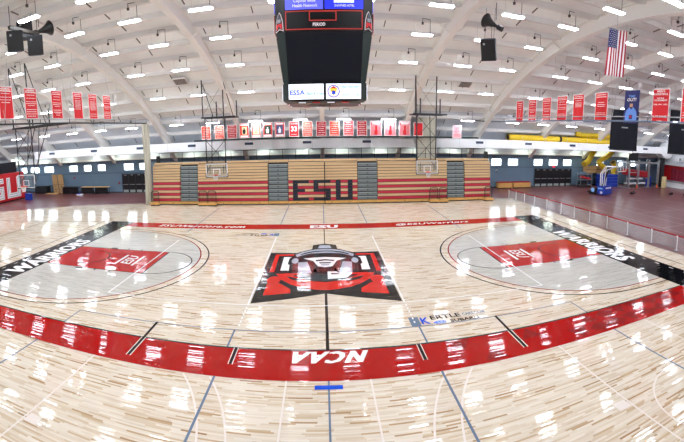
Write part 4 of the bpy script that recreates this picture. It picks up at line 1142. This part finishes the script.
hose([(19.9, 22.2, 6.06), (24, 22.2, 6.06), (28, 22.2, 6.06), (33, 22.2, 6.06), (37.6, 22.2, 6.06)], .33, 'long straight yellow hose lying on top of the white duct', 30, (26.6, 22.2, 6.06))
hose([(28.9, 22.3, 6.86), (30.2, 22.3, 6.7), (31.5, 22.3, 6.72), (34, 22.3, 6.72), (37.3, 22.3, 6.72)], .3, 'second yellow hose resting on the long one, open end raised', 22)
hose([(33.3, 23.8, 4.8), (32.9, 23.8, 4.3), (32.4, 23.8, 3.4), (31.6, 23.7, 3.0)], .36, 'short yellow hose hanging below duct above the wheeled cart', 14)
hose([(36.4, 23.7, 4.85), (35.7, 23.7, 4.2), (34.5, 23.7, 3.6), (34.1, 23.7, 3.2), (35.0, 23.7, 2.6), (35.3, 23.8, 2.0)], .34, 'bent yellow hose hanging over the stacked blue mats', 14)
hose([(37.0, 24.2, 3.3), (37.4, 24.3, 2.6), (37.2, 24.3, 1.8), (37.5, 24.3, 1.0), (37.4, 24.3, .35)], .34, 'upright yellow hose standing right of the blue mats', 12)

# ------------------------------------------------------------------ mats, cart, crates at right
for i in range(3):
    mb = MB(); x = 32.9 + i * .98
    mb.bx(x - .45, x + .45, 24.5, 24.9, 1.75, 2.7, 'cardboard'); mb.bx(x - .45, x + .45, 24.48, 24.5, 2.2, 2.24, 'wood_dark')
    for z in (0, .9): mb.bx(x - .4, x + .4, 24.5, 24.9, z, z + .06, 'steel')
    for sx in (-.4, .36): mb.bx(x + sx, x + sx + .04, 24.55, 24.6, 0, 1.75, 'steel'); mb.bx(x + sx, x + sx + .04, 24.8, 24.85, 0, 1.75, 'steel')
    tag(mb.build('storage_crate'), 'brown crate on black stand against the blue wall, %s of three' % ('left', 'middle', 'right')[i], 'crate', 'brown crates on stands')
for c in range(2):
    for k in range(4):
        mb = MB(); x = 34.85 + c * 1.6; mb.bx(x - .74, x + .74, 23.2, 24.1, .02 + k * .42, .4 + k * .42, 'blue')
        if k < 4: mb.bx(x - .75, x + .75, 23.19, 23.2, .19 + k * .42, .22 + k * .42, 'bnavy')
        tag(mb.build('folded_mat', bevel=.03), '%s royal blue folded mat in the %s stack behind portable basket' % (('bottom', 'second lowest', 'second highest', 'top')[k], ('left', 'right')[c]), 'gym mat', 'stacked blue gym mats')
r = thing('wheeled_cart', 'grey wheeled cart loaded with red and black gear right of doors', 'cart', (32.0, 23.9, 0))
mb = MB()
for z in (.25, .95, 1.65): mb.bx(-.9, .9, -.4, .4, z, z + .05, 'chrome')
for x in (-.88, .88):
    for y in (-.38, .38): mb.tube((x, y, .12), (x, y, 1.9), .03, 'chrome', 6)
mb.build('frame', r)
mb = MB(); mb.box((.1, 0, 1.2), (1.5, .6, .3), 'red_equipment', Matrix.Rotation(.2, 3, 'Y')); mb.build('red_bag', r, bevel=.08)
mb = MB(); mb.box((-.2, 0, .5), (1.2, .6, .38), 'black'); mb.build('black_bag', r, bevel=.08)
mb = MB(); mb.box((-.3, 0, 1.85), (.8, .5, .32), 'f_slate'); mb.build('grey_bag', r, bevel=.06)
for x in (-.8, .8):
    for y in (-.32, .32): mb = MB(); mb.tube((x - .03, y, .12), (x + .03, y, .12), .12, 'black', 12); mb.build('wheel', r)

# ------------------------------------------------------------------ portable basket on the rubber floor
r = thing('portable_basket', 'portable basketball goal with blue padded base on the maroon floor', 'basketball hoop', (29.9, 17.6, 0), math.atan2(-.95, .32))
mb = MB(); mb.prism([(-1.5, .08), (.75, .08), (.75, 1.0), (.1, 1.05), (-.3, .75), (-1.5, .32)], -.75, .75, 'black', lambda v: Vector((v.x, v.z, v.y))); mb.build('base', r, bevel=.04)
mb = MB(); mb.bx(.75, .9, -.78, .78, .1, 1.15, 'blue'); mb.bx(.9, .905, -.6, .6, .78, .92, 'bar_white'); mb.bx(-.1, .75, -.8, -.75, .1, 1.1, 'blue'); mb.bx(.0, .6, -.81, -.8, .7, .85, 'ink_sky'); mb.bx(.3, .6, -.81, -.8, .2, .45, 'bar_white'); mb.build('padding', r, bevel=.02)
mb = MB(); mb.add([(-.75 + .26 * math.cos(i * PI / 8), -.76, .5 + .26 * math.sin(i * PI / 8)) for i in range(16)], [tuple(range(16))], 'ink_sky'); mb.build('round_badge', r)
mb = MB()
for y in (-.18, .18):
    mb.tube((-.1, y, .9), (-.15, y, 2.5), .07, 'white'); mb.tube((-.15, y, 2.4), (.5, y, 3.35), .06, 'white'); mb.tube((.5, y, 3.3), (2.45, y, 3.4), .06, 'white'); mb.tube((.35, y, 1.0), (.5, y, 2.9), .05, 'white'); mb.tube((.3, y, 2.7), (1.6, y, 3.35), .05, 'white')
mb.tube((.1, 0, 1.0), (.9, 0, 3.3), .09, 'black')
mb.build('boom_arm', r)
mb = MB(); mb.bx(2.5, 2.52, -.91, .91, 2.9, 3.97, 'glass'); mb.build('backboard_glass', r)
mb = MB()
for q in ((-.93, .93, 3.92, 3.99), (-.93, .93, 2.87, 2.94), (-.93, -.87, 2.87, 3.99), (.87, .93, 2.87, 3.99), (-.31, .31, 3.5, 3.56), (-.31, -.25, 3.05, 3.55), (.25, .31, 3.05, 3.55)): mb.bx(2.49, 2.54, q[0], q[1], q[2], q[3], 'white')
mb.build('backboard_frame', r)
mb = MB(); mb.path([(2.95 + .23 * math.cos(i * PI / 8), .23 * math.sin(i * PI / 8), 3.05) for i in range(16)], .022, 'rimred', 6, True); mb.bx(2.54, 2.74, -.1, .1, 3.0, 3.07, 'rimred'); mb.build('rim', r)
for x in (-1.2, .5):
    for y in (-.6, .6): mb = MB(); mb.tube((x, y - .04, .09), (x, y + .04, .09), .09, 'black', 10); mb.build('wheel', r)

# ------------------------------------------------------------------ weight cage at far right
r = thing('training_cage', 'large grey steel training cage with benches at far right', 'exercise rack', (41, 22.5, 0))
mb = MB()
XS = [-3.5, -1.8, .25, 2.2]
for x in XS:
    for y in (-1.2, 1.2): mb.bx(x - .1, x + .1, y - .1, y + .1, 0, 3.9 if x > -3 else 3.45, 'chrome')
mb.build('upright', r)
mb = MB()
for y in (-1.2, 1.2): mb.bx(-3.5, 2.3, y - .09, y + .09, 3.35, 3.5, 'chrome')
for x in XS: mb.bx(x - .08, x + .08, -1.2, 1.2, 3.35, 3.5, 'chrome'); mb.bx(x - .2, x + .2, -1.5, 1.3, 0, .08, 'chrome')
for z in (1.2, 2.1): mb.bx(-3.5, -1.8, -1.25, -1.15, z, z + .08, 'chrome')
mb.build('crossbar', r)
mb = MB(); mb.box((-.7, .4, 1.9), (5.0, .7, .9), 'red_equipment', Matrix.Rotation(.1, 3, 'Y')); mb.build('red_padding', r, bevel=.2)
mb = MB(); mb.box((-.7, .0, .5), (4.4, .9, .16), 'wallwhite'); mb.box((-1.0, .2, 1.15), (2.6, .5, .18), 'wallwhite'); mb.build('bench_pad', r, bevel=.05)
mb = MB()
for x, h in ((1.3, 1.5), (.5, 1.2)): mb.tube((x, -.6, .1), (x, -.6, h), .12, 'blue')
mb.build('blue_roll', r)
mb = MB()
for x in (-2.1, 1.9): mb.tube((x, -1.4, 0), (x, -1.4, .5), .14, 'rimred', 10, r2=.05)
mb.build('cone', r)
def curtain2(x, y, z1, w_, d, mm, label):
    mb = MB(); n = 28; vs = []
    for k, z in enumerate((0.02, z1 / 2, z1)):
        for i in range(n):
            t_ = 2 * PI * i / n; rr = 1 + .15 * math.sin(t_ * 8 + k)
            vs.append((x + w_ / 2 * rr * math.cos(t_), y + d / 2 * rr * math.sin(t_), z))
    mb.add(vs, [(k * n + i, k * n + (i + 1) % n, (k + 1) * n + (i + 1) % n, (k + 1) * n + i) for k in range(2) for i in range(n)] + [tuple(range(2 * n, 3 * n))], mm)
    tag(mb.build('hanging_net'), label, 'net')
curtain2(44.2, 21.6, 4.25, .9, .5, 'steel', 'dark bunched netting at the right end of the training cage')
curtain2(43.9, 20.7, 1.6, .8, .5, 'photo_cream', 'low pale green bunched cloth beside the dark netting')
mb = MB(); mb.bx(37.4, 38.9, 21.2, 21.5, 3.75, 4.75, 'black'); mb.tube((38.1, 21.4, 4.75), (38.1, 21.6, 5.0), .04, 'steel')
tag(mb.build('black_speaker_box'), 'black box hung under the white duct above the training cage', 'loudspeaker')
for x, y, lab in ((34.2, 16.9, 'pair of small black shoes shaped weights, nearest portable basket'), (38.8, 14.75, 'small black dumbbell pair on maroon floor near right edge'), (40.3, 13.6, 'small black dumbbell on maroon floor cut by right edge')):
    r = thing('dumbbell', lab, 'dumbbell', (x, y, 0), .4, 'dumbbells on the maroon floor')
    mb = MB(); mb.tube((-.35, 0, .14), (.35, 0, .14), .03, 'chrome', 8); mb.build('bar', r)
    mb = MB()
    for sx in (-1, 1):
        mb.tube((sx * .2, 0, .14), (sx * .5, 0, .14), .14, 'black', 12)
    mb.build('weights', r)

# right end wall: red padding and maroon mesh, white panelling, low white barrier
mb = MB(); mb.bx(XE - .12, XE - .01, 8, 24.0, .9, 3.15, 'padred')
tag(mb.build('wall_padding', bevel=.03), 'red padding on the right end wall beyond the training cage', 'wall padding')
mb = MB(); n = 60
vs = []
for i in range(n + 1):
    y = 8.5 + (22.0 - 8.5) * i / n
    for z in (.92, 2.75): vs.append((XE - .2 + .06 * math.sin(i * 1.9), y, z))
mb.add(vs, [(2 * i, 2 * i + 2, 2 * i + 3, 2 * i + 1) for i in range(n)], 'mesh_maroon')
o = mb.build('mesh_curtain'); so = o.modifiers.new('thick', 'SOLIDIFY'); so.thickness = .02
tag(o, 'dark maroon mesh curtain over the red wall padding at right', 'curtain')
mb = MB(); mb.bx(XE - 1.2, XE - 1.1, 10, 23.2, .1, .75, 'white'); mb.bx(XE - 1.3, XE - 1.0, 10, 23.2, 0, .1, 'white'); mb.bx(XE - 1.25, XE - 1.05, 10, 23.2, .75, .8, 'chrome')
tag(mb.build('low_barrier'), 'low white barrier on the floor before the red right wall', 'barrier')
mb = MB(); mb.bx(XE - .8, XE, 8, 25, 3.2, 3.5, 'wallwhite'); mb.bx(XE - .3, XE, 8, 25, 3.5, 4.6, 'wallwhite'); tag(mb.build('trim_3'), kind='structure')
mb = MB(); mb.bx(-.5, .5, -.35, .35, -.3, .35, 'white'); mb.box((-.1, -.36, 0), (.5, .02, .4), 'doorgrille')
tag(mb.build('wall_unit', None, (46.0, 20.0, 4.2), bevel=.05), 'white wall unit high on the right end wall', 'air unit')

# big black hanging panels at right
for x, y, w_, z0, z1, lab in ((25.0, 9.9, 2.75, 5.5, 9.15, 'big black hanging panel behind the blue jersey banner'), (32.6, 9.0, 3.4, 5.4, 9.9, 'big black hanging panel cut by the right edge of photo')):
    az = math.atan2(x + .1, y + 19.1)
    r = thing('hanging_screen', lab, 'hanging panel', (x + .9, y, 0), -az * .5, 'black hanging panels')
    mb = MB(); nx = 16; vs = []
    for i in range(nx + 1):
        xx = -w_ / 2 + w_ * i / nx
        for z in (z0, z1): vs.append((xx, .02 * math.sin(i * 1.3), z))
    mb.add(vs, [(2 * i, 2 * i + 2, 2 * i + 3, 2 * i + 1) for i in range(nx)], 'navyblack'); o = mb.build('cloth', r); so = o.modifiers.new('t', 'SOLIDIFY'); so.thickness = .03
    mb = MB(); mb.tube((-w_ / 2, 0, z0), (w_ / 2, 0, z0), .06, 'black'); mb.tube((-w_ / 2, 0, z1), (w_ / 2, 0, z1), .06, 'black'); mb.build('roller', r)
    mb = MB(); mb.bx(-.32, .32, -.06, -.04, z0 + (z1 - z0) * .56, z0 + (z1 - z0) * .59, 'chrome'); mb.build('label_plate', r)
    mb = MB()
    for sx in (-1, 1): mb.tube((sx * w_ * .4, 0, z1), (sx * w_ * .4, 0, arc(y) + .4), .02, 'cable', 5)
    mb.build('cable', r)

# ------------------------------------------------------------------ flag
r = thing('national_flag', 'american flag hanging vertically from the roof at right', 'flag', (15.75, -.2, 10.12), -.25)
mb = MB(); W_, H_ = 1.2, 2.66; nz = 10
def fy(x, z): return .07 * math.sin(x * 7 + z * .6)
def fx(x, z): return x * (1 - .02 * z) + .03 * z
for i in range(13):
    x0, x1 = -W_ / 2 + i * W_ / 13, -W_ / 2 + (i + 1) * W_ / 13; m = 'flag_red' if i % 2 == 0 else 'flag_white'
    for k in range(nz):
        z0, z1 = k * H_ / nz, (k + 1) * H_ / nz
        mm = 'flag_blue' if (i < 7 and z0 >= H_ * .6 - .01) else m
        for off, rev in ((-.006, False), (.006, True)):
            q = [(fx(x0, z0), off + fy(x0, z0), z0), (fx(x1, z0), off + fy(x1, z0), z0), (fx(x1, z1), off + fy(x1, z1), z1), (fx(x0, z1), off + fy(x0, z1), z1)]
            mb.quad(*(q[::-1] if rev else q), mm)
mb.build('cloth', r)
mb = MB()
for a in range(9):
    for b_ in range(6 if a % 2 == 0 else 5):
        x = -W_ / 2 + .07 + b_ * .12 + (0 if a % 2 == 0 else .06); z = H_ * .6 + .08 + a * .114
        for s2 in (-1, 1):
            pts = [(fx(x, z) + rr * math.sin(j * PI / 5), fy(x, z) + s2 * .012, z + rr * math.cos(j * PI / 5)) for j in range(10) for rr in ((.034 if j % 2 == 0 else .015),)]
            mb.add(pts, [tuple(range(10))], 'flag_white')
mb.build('stars', r)
mb = MB(); mb.tube((-W_ / 2, 0, H_ + .02), (W_ / 2 + .1, 0, H_ + .02), .03, 'cable'); mb.tube((0, 0, H_), (0, 0, H_ + .95), .012, 'cable', 4); mb.build('flag_rod', r)

# ------------------------------------------------------------------ loudspeakers
def box_speaker(x, y, z, rz, tilt, size, lab, up):
    r = thing('hanging_loudspeaker', lab, 'loudspeaker', (x, y, z), rz, 'box loudspeakers hung from the roof'); w_, d, h = size
    rot = Matrix.Rotation(tilt, 3, 'X')
    mb = MB(); mb.prism([(-w_ / 2, -d / 2), (w_ / 2, -d / 2), (w_ * .36, d / 2), (-w_ * .36, d / 2)], -h / 2, h / 2, 'bnavy', lambda v: rot @ v); mb.build('cabinet', r, bevel=.02)
    mb = MB(); mb.box(rot @ Vector((0, -d / 2 - .012, 0)), (w_ * .92, .02, h * .94), 'black', rot); mb.build('grille', r)
    mb = MB(); mb.box(rot @ Vector((-w_ * .25, -d / 2 - .03, h * .28)), (.1, .012, .1), 'chrome', rot); mb.build('badge', r)
    mb = MB()
    for sx in (-.3, .3): mb.tube(rot @ Vector((sx * w_, 0, h / 2 - .02)), (sx * w_, 0, up - z), .012, 'wire', 4)
    mb.build('hang_wire', r)
def horn(x, y, z, rz, tilt, lab, s=1.0, up=13.4):
    r = thing('horn_loudspeaker', lab, 'loudspeaker', (x, y, z), rz, 'black horn loudspeakers'); rot = Matrix.Rotation(tilt, 3, 'X')
    mb = MB(); n = 20; prof = [(.5, .09), (.35, .1), (.15, .15), (-.1, .25), (-.3, .38), (-.38, .46)]
    vs = [rot @ Vector((s * rr * math.cos(2 * PI * i / n) * 1.1, s * yy, s * rr * math.sin(2 * PI * i / n) * .9)) for yy, rr in prof for i in range(n)]
    mb.add(vs, [(k * n + i, k * n + (i + 1) % n, (k + 1) * n + (i + 1) % n, (k + 1) * n + i) for k in range(len(prof) - 1) for i in range(n)], 'black', True)
    o = mb.build('horn_bell', r); so = o.modifiers.new('t', 'SOLIDIFY'); so.thickness = .02
    mb = MB(); mb.tube(rot @ Vector((0, s * .48, 0)), rot @ Vector((0, s * .8, 0)), .15 * s, 'black', 14); mb.build('driver', r)
    mb = MB(); mb.tube((0, s * .3, s * .15), (0, s * .3, up - z), .02, 'steel', 5); mb.build('hang_pipe', r)
box_speaker(-14.5, -2.63, 11.95, .75, .15, (.85, .6, 1.05), 'navy box loudspeaker at left of the cluster in top left corner', 12.6)
box_speaker(-14.5, -1.0, 11.95, .75, .15, (.85, .6, 1.05), 'navy box loudspeaker at right of the cluster in top left corner', 12.6)
box_speaker(-15.4, -.7, 13.0, .75, -.1, (.9, .5, .95), 'upper navy box loudspeaker in the top left cluster', 13.6)
horn(-14.4, -.2, 12.9, 2.6, -.3, 'black horn loudspeaker beside the top left speaker cluster', 1.0, 13.6)
mb = MB(); mb.box((-14.5, -1.8, 12.62), (.16, 2.4, .18), 'honey' if False else 'wood_dark'); mb.tube((-14.5, -2.9, 12.7), (-14.5, -2.9, 13.7), .02, 'wire', 4); mb.tube((-14.5, -.7, 12.7), (-14.5, -.7, 13.7), .02, 'wire', 4)
tag(mb.build('speaker_beam'), 'brown beam carrying the loudspeakers in top left corner', 'beam')
box_speaker(9.0, 2.4, 11.0, -.7, .3, (.85, .6, 1.15), 'lone navy box loudspeaker hung right of the scoreboard', 13.2)
horn(8.95, 2.2, 12.35, -2.4, -.5, 'black horn loudspeaker above the lone box right of scoreboard', .95, 13.4)

# roof vents (dark square grilles in the deck)
for x, y, lab in ((-11.6, 13.9, 'dark square roof vent left of the left backboard frame'), (12.2, 14.9, 'dark square roof vent right of the right backboard frame')):
    th = math.asin((y + 1) / RR); yy, zz = arcp(th, RR + DK - .3)
    mb = MB(); rot = Matrix.Rotation(-th, 3, 'X')
    mb.box((0, 0, 0), (1.2, 1.0, .12), 'purlin', rot)
    for k in range(5): mb.box(rot @ Vector((0, -.36 + k * .18, -.07)), (1.0, .1, .03), 'rod', rot)
    tag(mb.build('roof_vent', None, (x, yy, zz)), lab, 'roof vent')

# ------------------------------------------------------------------ court-side guard rail at right
r = thing('guard_rail', 'low clear panelled guard rail with red top along the right apron', 'railing', (18.85, 0, 0))
YS = [17.42, 16.1, 14.6, 12.95, 11.1, 8.95, 7.2, 5.3, 3.2, 1.0, -1.3, -3.45, -5.7, -8.0]
mb = MB(); mb.tube((-.9, 17.42, .92), (-.3, 11.1, .92), .045, 'bar_dark', 8); mb.tube((-.3, 11.1, .92), (0, 5.3, .92), .045, 'bar_dark', 8); mb.tube((0, 5.3, .92), (0, -8, .92), .045, 'bar_dark', 8); mb.build('top_rail', r)
def rx(y): return -.9 + (17.42 - y) / 6.32 * .6 if y > 11.1 else (-.3 + (11.1 - y) / 5.8 * .3 if y > 5.3 else 0)
for y in YS:
    mb = MB(); mb.tube((rx(y), y, 0), (rx(y), y, .92), .035, 'white', 8); mb.box((rx(y), y, .015), (.22, .22, .03), 'chrome'); mb.box((rx(y), y, .88), (.09, .09, .1), 'white'); mb.build('post', r)
for a, c in zip(YS, YS[1:]):
    mb = MB(); mb.quad((rx(a), a - .05, .06), (rx(c), c + .05, .06), (rx(c), c + .05, .88), (rx(a), a - .05, .88), 'guard'); o = mb.build('clear_panel', r); so = o.modifiers.new('t', 'SOLIDIFY'); so.thickness = .01
